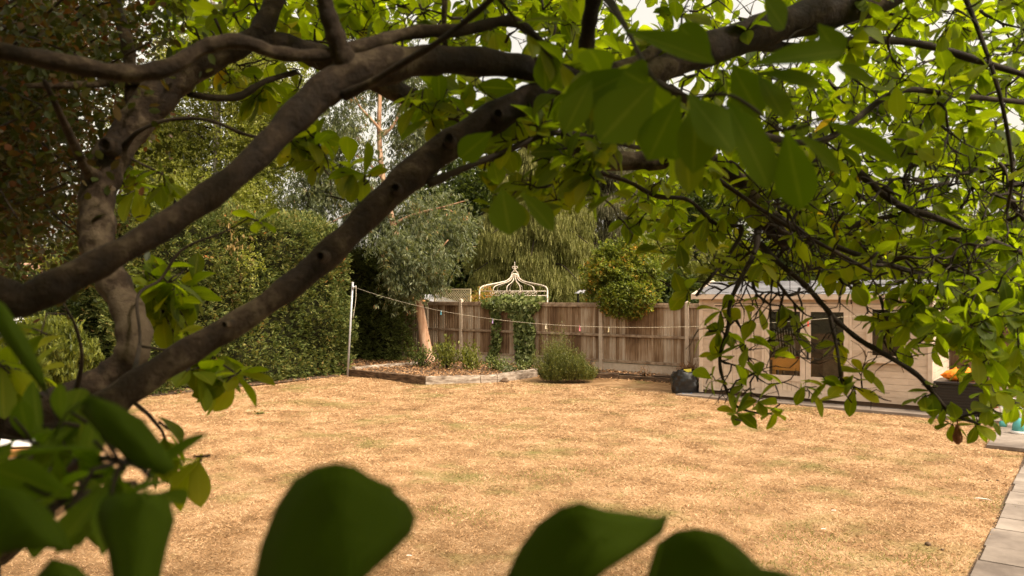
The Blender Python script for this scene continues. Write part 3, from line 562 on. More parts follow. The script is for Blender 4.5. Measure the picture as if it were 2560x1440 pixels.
MB().tube([(hp[0]+.03, hp[1], -.1), (hp[0]+.03, hp[1], hp[2]+.15)], .034, 12).build('pole', M_steel, hpost, True)
proto = None
def t_at(px):
    k_ = (px-CX)/F; return (19.7*k_+4.0)/(9.83+11.7*k_)
for px, c_, lb in ((1103, (.10, .38, .50), 'blue peg on the washing line, nearest the pole'), (1232, (.42, .30, .50), 'lilac peg on the washing line before the ivy'), (1365, (.80, .70, .50), 'cream peg on the washing line just right of the ivy'),
                   (1450, (.75, .22, .28), 'pink peg on the washing line above the feathery shrub'), (1522, (.5, .42, .25), 'small tan peg on the washing line just right of the middle post'), (2021, (.75, .10, .06), 'red peg on the washing line before the summerhouse doors')):
    p_ = line_pt(t_at(px)); m_ = pl('peg_colour', c_); pg = thing('clothes_peg', p_, lb, 'peg', 'pegs on the washing line')
    for s_ in (-1, 1):
        MB().box(p_+(-.010+s_*.007, -.006, -.085), (.011, 0, 0), (0, .012, 0), (-s_*.008, 0, .10)).build('arm', m_, pg, False, .002)
    MB().tube([p_+(-.014, 0, -.012), p_+(.014, 0, -.012)], .006, 8).build('spring', M_steel, pg, True)

# ------------------------------------------------------------------ things beyond the fence
gz = P(1287, 740, 25.4); gzr = thing('garden_pavilion', (gz[0], gz[1], 0), 'cream wrought-iron pavilion with a flared crown and scroll finial behind the fence', 'pavilion')
hw = 1.06; yaw = R(-2.5); cx_, sy_ = math.cos(yaw), math.sin(yaw)
def gp(x, y, z): return np.array((gz[0]+x*cx_-y*sy_, gz[1]+x*sy_+y*cx_, z))
zz = lambda py: H+(HY-py)/F*25.4
per = [(x, -hw) for x in np.linspace(-hw, hw, 6)[1:-1]]+[(x, hw) for x in np.linspace(-hw, hw, 6)[1:-1]]+[(-hw, y) for y in np.linspace(-hw, hw, 5)[1:-1]]+[(hw, y) for y in np.linspace(-hw, hw, 5)[1:-1]]
cor = [(-hw, -hw), (hw, -hw), (hw, hw), (-hw, hw)]
for i, (x, y) in enumerate(per+cor):
    big = i >= len(per); L = math.hypot(x, y); pr = []
    for f_, py in ((.09, 685), (.11, 691), (.17, 698), (.30, 704), (.55, 709), (.80, 713.5), (.93, 717), (.985, 722), (1., 728)): pr.append(gp(x*f_, y*f_, zz(py)))
    MB().tube(smooth_path(pr, 4), .021 if big else .012, 8).build('roof_rib', M_iron, gzr, True)
for x, y in cor: MB().tube([gp(x, y, -.05), gp(x, y, zz(727))], .023, 8).build('post', M_iron, gzr, True)
for py in (728, 739):
    mb = MB()
    for i in range(4): mb.tube([gp(*cor[i], zz(py)), gp(*cor[(i+1) % 4], zz(py))], .011, 6)
    mb.build('rail', M_iron, gzr, True)
def spiral(c, ux, uz, r, turns, s_, mb, rr=.006):
    pts = [c+ux*s_*r*(1-.6*t)*math.cos(6.283*turns*t)+uz*r*(1-.6*t)*math.sin(6.283*turns*t) for t in np.linspace(0, 1, 16)]; mb.tube(pts, rr, 5)
mb = MB(); UZ = np.array((0, 0, 1.)); UX = gp(1, 0, 0)-gp(0, 0, 0)
for x in np.linspace(-.62, .62, 6):
    for s_ in (-1, 1): spiral(gp(x+s_*.07, -hw, zz(733.5)), UX, UZ, .055, 1.2, s_, mb)
    mb.tube([gp(x-.13, -hw, zz(739)), gp(x+.13, -hw, zz(728))], .008, 5)
mb.tube(smooth_path([gp(-.45, -hw, zz(751)), gp(-.2, -hw, zz(742)), gp(0, -hw, zz(740)), gp(.2, -hw, zz(742)), gp(.45, -hw, zz(751))]), .014, 6)
mb.build('scrollwork', M_iron, gzr, True)
MB().lathe(gp(0, 0, zz(687)), [(.07, -.02), (.12, 0), (.125, .03), (.06, .05)], 14).build('collar', M_iron, gzr, True)
mb = MB(); mb.tube([gp(0, 0, zz(680)), gp(0, 0, zz(654))], [.014, .008], 6)
for s_ in (-1, 1):
    mb.tube(smooth_path([gp(s_*.11, 0, zz(683)), gp(s_*.05, 0, zz(678)), gp(0, 0, zz(671))]), .012, 6); spiral(gp(s_*.05, 0, zz(669)), UX, UZ, .05, 1.3, s_, mb, .01)
mb.build('finial', M_iron, gzr, True)
# trellis
tr0, tr1 = P(1086, 722, 25.0), P(1178, 724, 24.4); tl = thing('trellis', (tr0[0], tr0[1], 0), 'square of diamond lattice trellis standing above the first fence panel', 'trellis')
ux = nrm(tr1-tr0)*np.array((1, 1, 0)); W_ = np.linalg.norm((tr1-tr0)[:2]); zt, zb = tr0[2], 1.72; fw = nrm(np.cross(ux, UZ)); o_ = np.array((tr0[0], tr0[1], 0))
MB().box(o_+UZ*(zt-.04), ux*W_, fw*.03, UZ*.04).box(o_+UZ*zb, ux*W_, fw*.03, UZ*.04).box(o_, ux*.04, fw*.03, UZ*(zt-.041)).box(o_+ux*(W_-.04), ux*.04, fw*.03, UZ*(zt-.041)).build('frame', M_trel, tl)
mb = MB(); hh = zt-.05-zb-.04
for s_ in (0, 1):
    x = -hh
    while x < W_:
        p0, p1 = x, x+hh; z0_, z1_ = 0., hh
        if p0 < .04: z0_ = .04-p0; p0 = .04
        if p1 > W_-.04: z1_ = hh-(p1-(W_-.04)); p1 = W_-.04
        if p1 > p0+.02:
            q0, q1 = o_+ux*p0+UZ*(zb+.04+(z0_ if not s_ else hh-z0_)), o_+ux*p1+UZ*(zb+.04+(z1_ if not s_ else hh-z1_)); mb.box(q0+fw*(.006+.01*s_), q1-q0, fw*.008, UZ*.028)
        x += .085
mb.build('lattice', M_trel, tl)
def house(name, c, wd, dp, hw_, rise, wm, rm, label, cat, yaw=0., win=True, fascia=None):
    t = thing(name, (c[0], c[1], 0), label, cat); cy, sy = math.cos(yaw), math.sin(yaw)
    def q(x, y, z): return np.array((c[0]+x*cy-y*sy, c[1]+x*sy+y*cy, z))
    x0, x1, y0, y1 = -wd/2, wd/2, -dp/2, dp/2
    MB().add([q(x0, y0, 0), q(x1, y0, 0), q(x1, y1, 0), q(x0, y1, 0), q(x0, y0, hw_), q(x1, y0, hw_), q(x1, y1, hw_), q(x0, y1, hw_), q(x0, 0, hw_+rise), q(x1, 0, hw_+rise)],
             [(0, 1, 5, 4), (1, 2, 6, 9, 5), (2, 3, 7, 6), (3, 0, 4, 8, 7)]).build('wall', wm, t)
    e = .2; k = rise/(dp/2); mb = MB()
    for s_ in (-1, 1):
        a, b_ = q(x0-e, 0, hw_+rise+.03), q(x1+e, 0, hw_+rise+.03); c2, d2 = q(x1+e, s_*(dp/2+e), hw_-k*e+.03), q(x0-e, s_*(dp/2+e), hw_-k*e+.03)
        up = np.array((0, 0, .07)); mb.add([a, b_, c2, d2, a+up, b_+up, c2+up, d2+up], [(0, 1, 2, 3), (4, 5, 6, 7), (2, 3, 7, 6), (0, 3, 7, 4), (1, 2, 6, 5)])
    mb.build('roof', rm, t)
    for s_ in (x0-e-.03, x1+e+.03):
        mb = MB()
        for r_ in (-1, 1): mb.tube([q(s_, 0, hw_+rise), q(s_, r_*(dp/2+e), hw_-k*e)], .07, 4)
        mb.build('bargeboard', fascia or M_teak, t)
    if win:
        for x in (-wd*.25, wd*.25):
            f_ = MB().box(q(x-.5, y0-.03, hw_-1.3), q(1, 0, 0)-q(0, 0, 0), q(0, .04, 0)-q(0, 0, 0), (0, 0, 1.)).build('window', M_render, t)
            MB().box(q(x-.44, y0-.04, hw_-1.24), q(.88, 0, 0)-q(0, 0, 0), q(0, .02, 0)-q(0, 0, 0), (0, 0, .88)).build('pane', M_black, f_)
    return t
c_ = P(20, 700, 42); house('house', c_, 6, 2.6, 3.0, .75, M_render, M_tile, 'small white house with orange bargeboards at the far left', 'house', yaw=R(62))
c_ = P(400, 700, 40); house('house', c_, 5, 4.0, 2.2, 1.9, M_render, M_tile, 'house with a pinkish tiled roof glimpsed left of the sunlit hedge', 'house', yaw=R(10))
c_ = P(1056, 742, 28.5); house('neighbour_shed', c_, 1.5, 2.2, 1.72, .30, M_teak, M_felt, 'neighbouring brown shed with grey roof just left of the trellis', 'shed', yaw=R(68), win=False)
c_ = P(1462, 735, 23.6); bt = thing('lantern_house', (c_[0], c_[1], 0), 'small dark timber shelter with grey pyramid roof behind the fence, left of the orange-flecked bush', 'shelter')
zr = c_[2]; s_ = .30
MB().add([(c_[0]-s_, c_[1]-s_, zr+.02), (c_[0]+s_, c_[1]-s_, zr+.02), (c_[0]+s_, c_[1]+s_, zr+.02), (c_[0]-s_, c_[1]+s_, zr+.02), (c_[0], c_[1], zr+.22)], [(0, 1, 4), (1, 2, 4), (2, 3, 4), (3, 0, 4), (3, 2, 1, 0)]).build('roof', M_felt, bt)
mb = MB()
for x in (-.22, .20):
    for y in (-.22, .20): mb.box((c_[0]+x, c_[1]+y, -.02), (.03, 0, 0), (0, .03, 0), (0, 0, zr+.04))
mb.box((c_[0]-.2, c_[1]-.2, zr-.3), (.4, 0, 0), (0, .4, 0), (0, 0, .05)); mb.build('frame', M_black, bt)

# ------------------------------------------------------------------ summerhouse
S0, S1, SB, SR = 3.63, 7.98, -2.14, -.20
sh = thing('summerhouse', G(S0, SB), 'cream painted wooden summerhouse with grey shingle roof and glazed double doors', 'summerhouse')
def sb(mb, a0, a1, b0, b1, z0, z1): return mb.gbox(S0+a0, S0+a1, SB+b0, SB+b1, z0, z1)
Wd = S1-S0; EZ = 2.04
def siding(mb, a0, a1, z0, z1, step=.118):     # horizontal shiplap on the front
    z = z0
    while z < z1-.01:
        e = min(z+step-.006, z1); sb(mb, a0, a1, -.0, .022, z, e); z += step
    sb(mb, a0, a1, .010, .034, z0, z1)
mb = MB(); siding(mb, .07, .30, .12, EZ); siding(mb, .30, 1.32, 1.93, EZ, .12); siding(mb, 1.16, 1.32, .12, 1.92); siding(mb, 1.37, 2.99, 1.93, EZ, .12)
siding(mb, 3.02, 3.27, .12, EZ); siding(mb, 3.27, 3.97, .12, .86); siding(mb, 3.27, 3.97, 1.93, EZ); siding(mb, 3.97, Wd-.07, .12, EZ)
mb.build('front_wall', M_shed, sh)
mb = MB(); z = .12; dS = SR-SB
while z < EZ-.01:
    mb.gbox(S1-.022, S1, SB+.072, SR, z, min(z+.112, EZ)); mb.gbox(S0, S0+.022, SB+.072, SR, z, min(z+.112, EZ)); z += .118
mb.gbox(S1-.034, S1-.012, SB+.072, SR, .12, EZ); mb.gbox(S0+.012, S0+.034, SB+.072, SR, .12, EZ)
mb.gbox(S0+.036, S1-.036, SR-.03, SR, .12, EZ)
for aa in (S0+.004, S1-.03): mb.add([G(aa, SB, EZ), G(aa, SR, EZ), G(aa, (SB+SR)/2, EZ+.25), G(aa+.026, SB, EZ), G(aa+.026, SR, EZ), G(aa+.026, (SB+SR)/2, EZ+.25)], [(0, 1, 2), (5, 4, 3), (0, 2, 5, 3), (1, 4, 5, 2)])
mb.build('side_wall', M_shed, sh)
MB().gbox(S0+.03, S1-.04, SB+.04, SR-.03, .08, .118).build('floor', M_inside, sh)
MB().gbox(S0+.04, S1-.04, SR-.06, SR-.032, .12, EZ-.1).gbox(S0+1.10, S0+1.13, SB+.04, SR-.07, .12, EZ-.02).build('inner_lining', M_inside, sh)
mb = MB()
for bb_ in np.linspace(SB+.05, SR-.1, 4): mb.gbox(S0+.02, S1-.02, bb_, bb_+.07, .036, .079)
mb.build('bearer', M_inside, sh)
for a in (-.012, Wd-.068): sb(MB(), a, a+.08, -.018, .072, .06, EZ).build('corner_trim', M_trim, sh, False, .004)
def rect_frame(mb, a0, a1, z0, z1, w_, b0, b1):
    sb(mb, a0, a0+w_, b0, b1, z0, z1); sb(mb, a1-w_, a1, b0, b1, z0, z1); sb(mb, a0+w_, a1-w_, b0, b1, z1-w_, z1); sb(mb, a0+w_, a1-w_, b0, b1, z0, z0+w_); return mb
# storage door with vertical boards
d0 = MB(); a = .34
while a < 1.12: sb(d0, a, min(a+.088, 1.12), -.012, .02, .16, 1.86); a += .094
d0 = d0.build('boarded_door', M_shed, sh)
rect_frame(MB(), .302, 1.158, .12, 1.92, .036, -.02, .03).build('door_frame', M_trim, sh)
mb = MB(); sb(mb, .37, .385, -.055, -.035, .86, 1.02); sb(mb, .36, .395, -.035, -.013, .84, 1.04); mb.build('handle', M_black, d0)
rect_frame(MB(), 1.322, 3.018, .10, 1.925, .045, -.025, .04).build('door_frame', M_trim, sh)
for i, (a0, a1) in enumerate(((1.372, 2.165), (2.175, 2.968))):
    mb = MB(); z0_, z1_ = .14, 1.875; st = .095; gz0, gz1 = .52, 1.77
    sb(mb, a0, a0+st, -.02, .02, z0_, z1_); sb(mb, a1-st, a1, -.02, .02, z0_, z1_); sb(mb, a0+st, a1-st, -.02, .02, gz1, z1_); sb(mb, a0+st, a1-st, -.02, .02, gz0-.11, gz0); sb(mb, a0+st, a1-st, -.02, .02, z0_, z0_+.09)
    dr = mb.build('glazed_door', M_trim, sh, False, .003)
    mb = MB(); a = a0+st
    while a < a1-st-.01: sb(mb, a, min(a+.082, a1-st), -.006, .012, z0_+.09, gz0-.11); a += .088
    mb.build('lower_panel', M_shed, dr); sb(MB(), a0+st, a1-st, -.002, .002, gz0, gz1).build('pane', M_glass, dr)
    if i == 1:
        mb = MB(); sb(mb, a0+.025, a0+.06, -.035, -.021, .85, 1.08); sb(mb, a0+.035, a0+.15, -.065, -.05, 1.01, 1.03); sb(mb, a0+.035, a0+.05, -.05, -.035, 1.01, 1.03); mb.build('handle', M_black, dr)
wi = rect_frame(MB(), 3.272, 3.968, .89, 1.925, .06, -.025, .04).build('window', M_trim, sh, False, .003)
rect_frame(MB(), 3.334, 3.906, .952, 1.863, .035, -.008, .03).build('sash', M_shed, wi); sb(MB(), 3.37, 3.87, .005, .009, .988, 1.827).build('pane', M_glass, wi)
sb(MB(), 3.22, 4.02, -.07, .03, .850, .888).build('sill', M_trim, wi, False, .004)
mb = MB(); sb(mb, -.10, Wd+.10, -.145, -.12, EZ-.03, EZ+.07); sb(mb, -.10, Wd+.10, -.119, .0, EZ+.002, EZ+.016); mb.build('fascia', M_trim, sh)
ym = (SB+SR)/2; mb = MB(); nsh = 11
for s_ in (-1, 1):
    for i in range(nsh):
        f0, f1 = i/nsh, (i+1)/nsh; hb = (SR-SB)/2+.13
        b0_, b1_ = ym+s_*hb*(1-f0), ym+s_*hb*(1-f1); z0_, z1_ = EZ+.03+.31*f0, EZ+.03+.31*f1
        mb.add([G(S0-.10, b0_, z0_+.022), G(S1+.10, b0_, z0_+.022), G(S1+.10, b1_, z1_+.008), G(S0-.10, b1_, z1_+.008), G(S0-.10, b0_, z0_), G(S1+.10, b0_, z0_), G(S1+.10, b1_, z1_-.002), G(S0-.10, b1_, z1_-.002)], [(0, 1, 2, 3), (0, 4, 5, 1), (3, 7, 4, 0), (1, 5, 6, 2), (4, 7, 6, 5)])
mb.build('roof', M_felt, sh)
for aa in (S0-.13, S1+.102):
    mb = MB(); hb = (SR-SB)/2+.15
    for s_ in (-1, 1): mb.add([G(aa, ym+s_*hb, EZ-.04), G(aa+.027, ym+s_*hb, EZ-.04), G(aa+.027, ym, EZ+.27), G(aa, ym, EZ+.27), G(aa, ym+s_*hb, EZ+.075), G(aa+.027, ym+s_*hb, EZ+.075), G(aa+.027, ym, EZ+.385), G(aa, ym, EZ+.385)], [(0, 1, 2, 3), (4, 7, 6, 5), (0, 4, 5, 1), (0, 3, 7, 4), (1, 5, 6, 2)])
    mb.build('bargeboard', M_trim, sh)
# inside
tb = thing('wooden_table', G(S0+1.9, SB+.55, .12), 'orange pine table standing behind the left glazed door', 'table')
sb(MB(), 1.45, 2.15, .12, .60, .80, .84).build('table_top', M_pine, tb); sb(MB(), 1.50, 2.10, .15, .17, .60, .799).build('apron', M_pine, tb)
for a in (1.48, 2.06):
    for b_ in (.14, .53): sb(MB(), a, a+.06, b_, b_+.05, .12, .798).build('leg', M_pine, tb)
tg = MB()
for i in range(5): tg.lathe(G(S0+1.72+i*.07, SB+.3, .84), [(.03, 0), (.035, .02), (.02, .035)], 8)
tag(tg.build('red_bowls', M_red), 'row of small red items on the pine table in the summerhouse', 'tableware')
fc = thing('slatted_folding_chair', G(S0+1.4, SB+.95, .12), 'white slatted folding chair leaning inside the left glazed door', 'chair')
mb = MB()
for i in range(6): mb.tube([G(S0+1.26+i*.06, SB+1.0, 1.45-.02*i), G(S0+1.34+i*.06, SB+.92, .95-.03*i)], .012, 5)
mb.build('slats', M_white, fc)
for s_ in (0, .42): MB().tube([G(S0+1.21+s_*.9, SB+1.05, 1.52), G(S0+1.38+s_*.9, SB+.90, .13)], .016, 6).build('side_rail', M_white, fc, True)
bx = MB(); sb(bx, 2.3, 2.95, .7, 1.1, .12, 1.0); tag(bx.build('storage_board', surf('old_board', [(.3, (.10, .075, .05)), (.7, (.22, .17, .12))], 6), None, False, .01), 'grey-brown board box standing behind the right glazed door', 'box')

# black bag etc
bg_ = ray_ground(1716, 987)+np.array((.02, .25, 0)); bag = thing('black_bag', bg_, 'black plastic rubbish bag with an open top left of the summerhouse', 'bag')
def crumple(c, rx, ry, h, n=36, m=22, seed=1, open_=True):
    g = np.random.default_rng(seed); ph = g.random(12)*6.28; v = []; f = []
    for i in range(m+1):
        t = i/m; prof = (.93+.10*math.sin(t*2.6)-.12*t**3) if open_ else math.sin(math.pi*min(1, max(0, .12+.85*t)))**.5
        for k in range(n):
            th = 2*math.pi*k/n; r = prof*(1+.06*math.sin(3*th+ph[0]+4*t)+.05*math.sin(7*th+ph[1]-9*t)+.035*math.sin(11*th+ph[2]+14*t)+.02*g.normal())
            v.append(c+np.array((rx*r*abs(math.cos(th))**.7*np.sign(math.cos(th)), ry*r*abs(math.sin(th))**.7*np.sign(math.sin(th)), h*t+(.035*math.sin(2*th+ph[3])+.02*math.sin(5*th) if i == m else 0))))
    for i in range(m):
        for k in range(n): f.append((i*n+k, i*n+(k+1) % n, (i+1)*n+(k+1) % n, (i+1)*n+k))
    f.append(tuple(range(n))[::-1]); return v, f
v, f = crumple(bg_, .27, .24, .47); MB().add(v, f).build('sack', M_black, bag, True)
MB().tube(smooth_path([bg_+(-.2, -.1, .46), bg_+(-.08, -.2, .50), bg_+(.05, -.12, .44), bg_+(.2, -.15, .50)]), .018, 6).build('handle', M_black, bag, True)
tag(MB().box(bg_+(-.02, .0, .44), (.16, -.03, .02), (.02, .1, .05), (0, 0, .012)).build('yellow_packet', M_yel, None, False, .003), 'yellow packet lying in the mouth of the black bag', 'packet')
c_ = ray_ground(1718, 988); tag(MB().tube(smooth_path([c_+(-.10, 0, .03), c_+(-.05, -.01, .022), c_+(.04, 0, .022), c_+(.10, 0, .035)]), [.03]+[.018]*17+[.03], 7).build('blue_toy_bone', M_blue, None, True), 'blue bone-shaped dog toy on the grass before the black bag', 'toy')
c_ = G(2.95, -.45, .14); tag(MB().gbox(2.75, 3.5, -.5, -.2, .14, .62).build('concrete_block', M_conc, None, False, .01), 'grey concrete block behind the black bag', 'block')
# storage box, orange fabric, toys (garden coords right of the summerhouse)
sbx = thing('storage_box', G(8.35, -2.0), 'black ribbed garden storage box right of the summerhouse', 'box')
MB().gbox(8.06, 8.80, -2.3, -1.65, .036, .55).build('body', M_black, sbx, False, .01)
for i in range(9): pass
mb = MB()
for i in range(9): mb.gbox(8.055, 8.805, -2.315, -2.301, .07+i*.052, .10+i*.052)
mb.build('ribs', M_black, sbx)
MB().gbox(8.03, 8.83, -2.34, -1.62, .552, .60).build('lid', M_black, sbx, False, .012)
v, f = crumple(G(8.42, -1.98, .603), .30, .18, .20, 44, 16, 5, False); v = [p+np.array((0, 0, 0)) for p in v]
tag(MB().add(v, f+[tuple(range(16*44, 17*44))]).build('orange_cover', M_orangep, None, True), 'crumpled bright orange fabric heaped on the black storage box', 'fabric')
ty = thing('toy_horse', G(9.25, -3.1, .03), 'white plastic toy with teal feet and red trimmings on the patio', 'toy'); c_ = G(9.25, -3.1, .03)
UA, UB = GU, GV
MB().tube(smooth_path([c_+UA*-.16+UZ*.30, c_+UA*-.08+UZ*.36, c_+UA*.08+UZ*.36, c_+UA*.18+UZ*.34]), [.05]+[.085]*17+[.06], 12).build('body', M_white, ty, True)
for a in (-.12, .12):
    for b_ in (-.07, .07):
        MB().tube([c_+UA*a+UB*b_+UZ*.09, c_+UA*a+UB*b_+UZ*.32], [.032, .045], 8).build('leg', M_white, ty, True); MB().lathe(c_+UA*a+UB*b_+UZ*.0, [(.05, 0), (.055, .05), (.035, .09)], 10).build('foot', M_teal, ty, True)
MB().tube(smooth_path([c_+UA*-.14+UZ*.38, c_+UA*-.19+UZ*.50, c_+UA*-.24+UZ*.55, c_+UA*-.33+UZ*.50]), [.06]+[.05]*17+[.035], 10).build('head', M_white, ty, True)
mb = MB()
for i in range(12): mb.lathe(c_+UA*random.uniform(-.25, -.05)+UB*-.09+UZ*random.uniform(.25, .38), [(.01, 0), (.028, .012), (.01, .03)], 7)
mb.build('trimmings', M_red, ty, True)
bk = thing('toy_bucket', G(9.4, -3.75, .03), 'teal toy bucket upside down with a white rim on the patio', 'bucket'); c_ = G(9.4, -3.75, .03)
MB().lathe(c_+UZ*.045, [(.11, 0), (.10, .08), (.075, .15), (.03, .18)], 18).build('bucket', M_teal, bk, True); MB().lathe(c_, [(.125, 0), (.13, .02), (.125, .044)], 18).build('rim', M_white, bk, True)

# lounger at lower left
LO = np.array((-5.08, 9.35, 0)); lx = nrm(np.array((-.95, -.30, 0))); ly = np.array((-lx[1], lx[0], 0))*-1
lo = thing('sun_lounger', LO, 'low teak sun lounger with a white cushion at the left edge of the lawn', 'lounger')
for y in (0, .62):
    MB().box(LO+ly*y+UZ*.20, lx*1.95, ly*.035, UZ*.09).build('rail', M_teak, lo, False, .004)
    for x in (0.0, 1.35): MB().box(LO+lx*x+ly*(y-.0)-UZ*.01+ly*(-.037 if y == 0 else .037), lx*.06, ly*.035, UZ*.30).build('leg', M_teak, lo, False, .004)
mb = MB()
for i in range(15): mb.box(LO+lx*(.06+i*.085)+ly*.036+UZ*.262, lx*.06, ly*.58, UZ*.016)
mb.build('slats', M_teak, lo); MB().box(LO+lx*.02+ly*.036+UZ*.05, lx*.03, ly*.58, UZ*.06).build('cross_bar', M_teak, lo)
MB().box(LO+lx*1.33+ly*.05+UZ*.29, lx*.55+UZ*.25, ly*.55, UZ*.03).build('backrest', M_teak, lo)
v, f = crumple(LO+lx*.72+ly*.33+UZ*.281, .62, .27, .10, 40, 8, 9, False); MB().add(v, f+[tuple(range(8*40, 9*40))])
tag(MB().add(v, f+[tuple(range(8*40, 9*40))]).build('white_cushion', M_white, None, True), 'rumpled white cushion lying on the teak sun lounger', 'cushion')
# debris on lawn
for i, (px, py, s_, lb) in enumerate(((2320, 1365, .035, 'largest dark dropping on the lawn near the paving'), (2335, 1318, .02, 'small brown cone on the lawn'), (2338, 1340, .018, 'tiny dark clod just below the brown cone'), (2468, 1203, .022, 'dark clod beside the paving edge, left one'), (2494, 1203, .02, 'dark clod beside the paving edge, right one'), (2356, 1377, .02, 'dark clod right of the largest dropping'))):
    c_ = ray_ground(px, py); mb = MB()
    for k in range(1): mb.lathe(c_+np.array((0, 0, .0)), [(.3*s_, 0), (.8*s_, .3*s_), (.6*s_, .8*s_), (.1*s_, s_)], 7)
    tag(mb.build('clod', M_sleepdk, None, True), lb, 'clod', 'dark clods on the dry lawn')
c_ = ray_ground(2462, 1250); tag(leaves('fallen_feather', [c_+(-.12, 0, .02)], [(1, -.35, .02)], [.18], [.03], M_white, None, template=T_OVAL, roll=.05), 'pale grey feather on the lawn beside the paving', 'feather')
for i, (px, py, lb) in enumerate(((2084, 1281, 'white petal on the lawn, upper one of two right of the big near leaf'), (2058, 1328, 'white petal on the lawn, lower one of two'), (1022, 1395, 'white petal on the lawn just right of the big near leaf'))):
    c_ = ray_ground(px, py); tag(leaves('fallen_petal', [c_+(-.02, 0, .02), c_+(.0, .01, .02)], [(1, .2, .1), (.6, -.5, .1)], [.035, .03], [.025, .02], M_white, None, template=T_OVAL, roll=.1), lb, 'petal', 'white petals on the lawn')

# ------------------------------------------------------------------ magnolia
MR = np.array((-1.42, 1.75, 0)); mag = thing('magnolia_tree', MR, 'spreading magnolia whose dark limbs and broad leaves frame the garden', 'tree')
nodes = []; nrad = []
def mlimb(pts, name='limb', m=M_bark, n=14, jit=.0, wob=.09):
    q = np.array([P(a, b, d) if len(t) == 4 else np.array((a, b, d)) for t in pts for a, b, d in [t[:3]]])
    r = np.array([t[3]/2/F*t[2] if len(t) == 4 else t[4] for t in pts]); k = 7
    p = smooth_path(q, k); rr = np.interp(np.linspace(0, len(r)-1, len(p)), np.arange(len(r)), r)
    rr = rr*(1+.07*np.sin(np.arange(len(p))*1.3+len(p))+.05*np.sin(np.arange(len(p))*.53))
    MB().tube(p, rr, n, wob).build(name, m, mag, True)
    for a, b in zip(p, rr): nodes.append(a); nrad.append(b)
W = 'w'
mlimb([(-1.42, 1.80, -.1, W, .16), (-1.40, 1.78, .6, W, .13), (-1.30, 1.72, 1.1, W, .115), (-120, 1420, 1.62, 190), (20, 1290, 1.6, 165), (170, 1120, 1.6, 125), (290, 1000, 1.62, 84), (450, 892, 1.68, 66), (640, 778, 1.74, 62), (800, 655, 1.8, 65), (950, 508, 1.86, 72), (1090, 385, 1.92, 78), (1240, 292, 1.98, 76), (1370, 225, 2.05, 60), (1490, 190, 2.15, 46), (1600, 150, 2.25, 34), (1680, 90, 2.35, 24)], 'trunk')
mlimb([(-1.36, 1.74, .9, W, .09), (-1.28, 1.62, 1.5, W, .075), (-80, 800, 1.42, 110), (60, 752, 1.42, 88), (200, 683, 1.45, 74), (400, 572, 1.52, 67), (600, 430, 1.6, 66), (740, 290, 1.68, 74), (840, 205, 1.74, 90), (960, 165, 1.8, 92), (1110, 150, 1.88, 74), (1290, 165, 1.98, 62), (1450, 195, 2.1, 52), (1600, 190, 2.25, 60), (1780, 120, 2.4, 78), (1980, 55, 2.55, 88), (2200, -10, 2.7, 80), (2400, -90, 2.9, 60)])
mlimb([(-1.28, 1.80, 1.0, W, .09), (-60, 1120, 1.95, 105), (60, 1050, 2.0, 100), (180, 1000, 2.05, 98), (275, 950, 2.1, 90), (330, 880, 2.12, 82), (328, 800, 2.15, 80), (288, 715, 2.2, 78), (247, 640, 2.22, 78), (243, 570, 2.25, 80), (245, 480, 2.3, 88), (275, 400, 2.35, 86), (345, 300, 2.4, 84), (430, 205, 2.45, 92), (520, 150, 2.5, 66), (640, 88, 2.55, 54), (690, -10, 2.6, 45), (730, -120, 2.7, 36)])
mlimb([(610, 100, 2.55, 50), (700, 110, 2.6, 58), (820, 150, 2.7, 60), (960, 215, 2.8, 52), (1080, 265, 2.85, 48), (1200, 310, 2.9, 44), (1330, 350, 2.95, 46), (1480, 395, 3.0, 48), (1620, 402, 3.05, 52), (1760, 400, 3.1, 44), (1850, 455, 3.2, 42), (1905, 540, 3.3, 44), (1950, 590, 3.35, 40), (2000, 612, 3.4, 30)])
mlimb([(-140, 110, 1.45, 45), (0, 128, 1.48, 44), (150, 155, 1.5, 46), (300, 182, 1.53, 46), (420, 168, 1.56, 42), (510, 118, 1.6, 38), (600, 102, 1.63, 36), (690, 132, 1.68, 34), (800, 138, 1.72, 34), (930, 108, 1.78, 34), (1040, 80, 1.84, 34), (1160, 75, 1.9, 30), (1270, 52, 1.95, 28), (1330, 85, 2.0, 24), (1390, 150, 2.05, 18)])
mlimb([(870, 210, 1.76, 66), (862, 150, 1.74, 56), (835, 80, 1.72, 46), (812, 0, 1.7, 42), (800, -120, 1.68, 36)])
mlimb([(860, 240, 1.72, 30), (930, 205, 1.68, 20), (1020, 150, 1.64, 18), (1110, 95, 1.6, 17), (1215, 10, 1.56, 16), (1300, -70, 1.52, 12)], n=8)
mlimb([(1114, -40, 1.9, 15), (1110, 60, 1.9, 15), (1114, 120, 1.9, 14)], n=8)
mlimb([(1495, -60, 2.0, 42), (1478, 30, 2.05, 40), (1466, 115, 2.12, 38), (1470, 190, 2.18, 30)], n=10)
mlimb([(335, 330, 2.4, 44), (328, 220, 2.42, 34), (318, 110, 2.45, 30), (290, 10, 2.5, 28), (280, -80, 2.5, 22)], n=10)
mlimb([(245, 450, 2.3, 40), (212, 415, 2.2, 28), (180, 350, 2.1, 22), (150, 285, 2.0, 18), (110, 200, 1.9, 10)], n=8)
mlimb([(420, 205, 2.45, 30), (330, 205, 2.4, 26), (200, 212, 2.3, 20), (60, 215, 2.2, 14)], n=8)
mlimb([(1070, 460, 1.9, 26), (1150, 425, 1.92, 17), (1250, 385, 1.95, 16), (1370, 335, 2.0, 16), (1460, 340, 2.1, 14), (1600, 370, 2.2, 12)], n=8, m=M_twig)
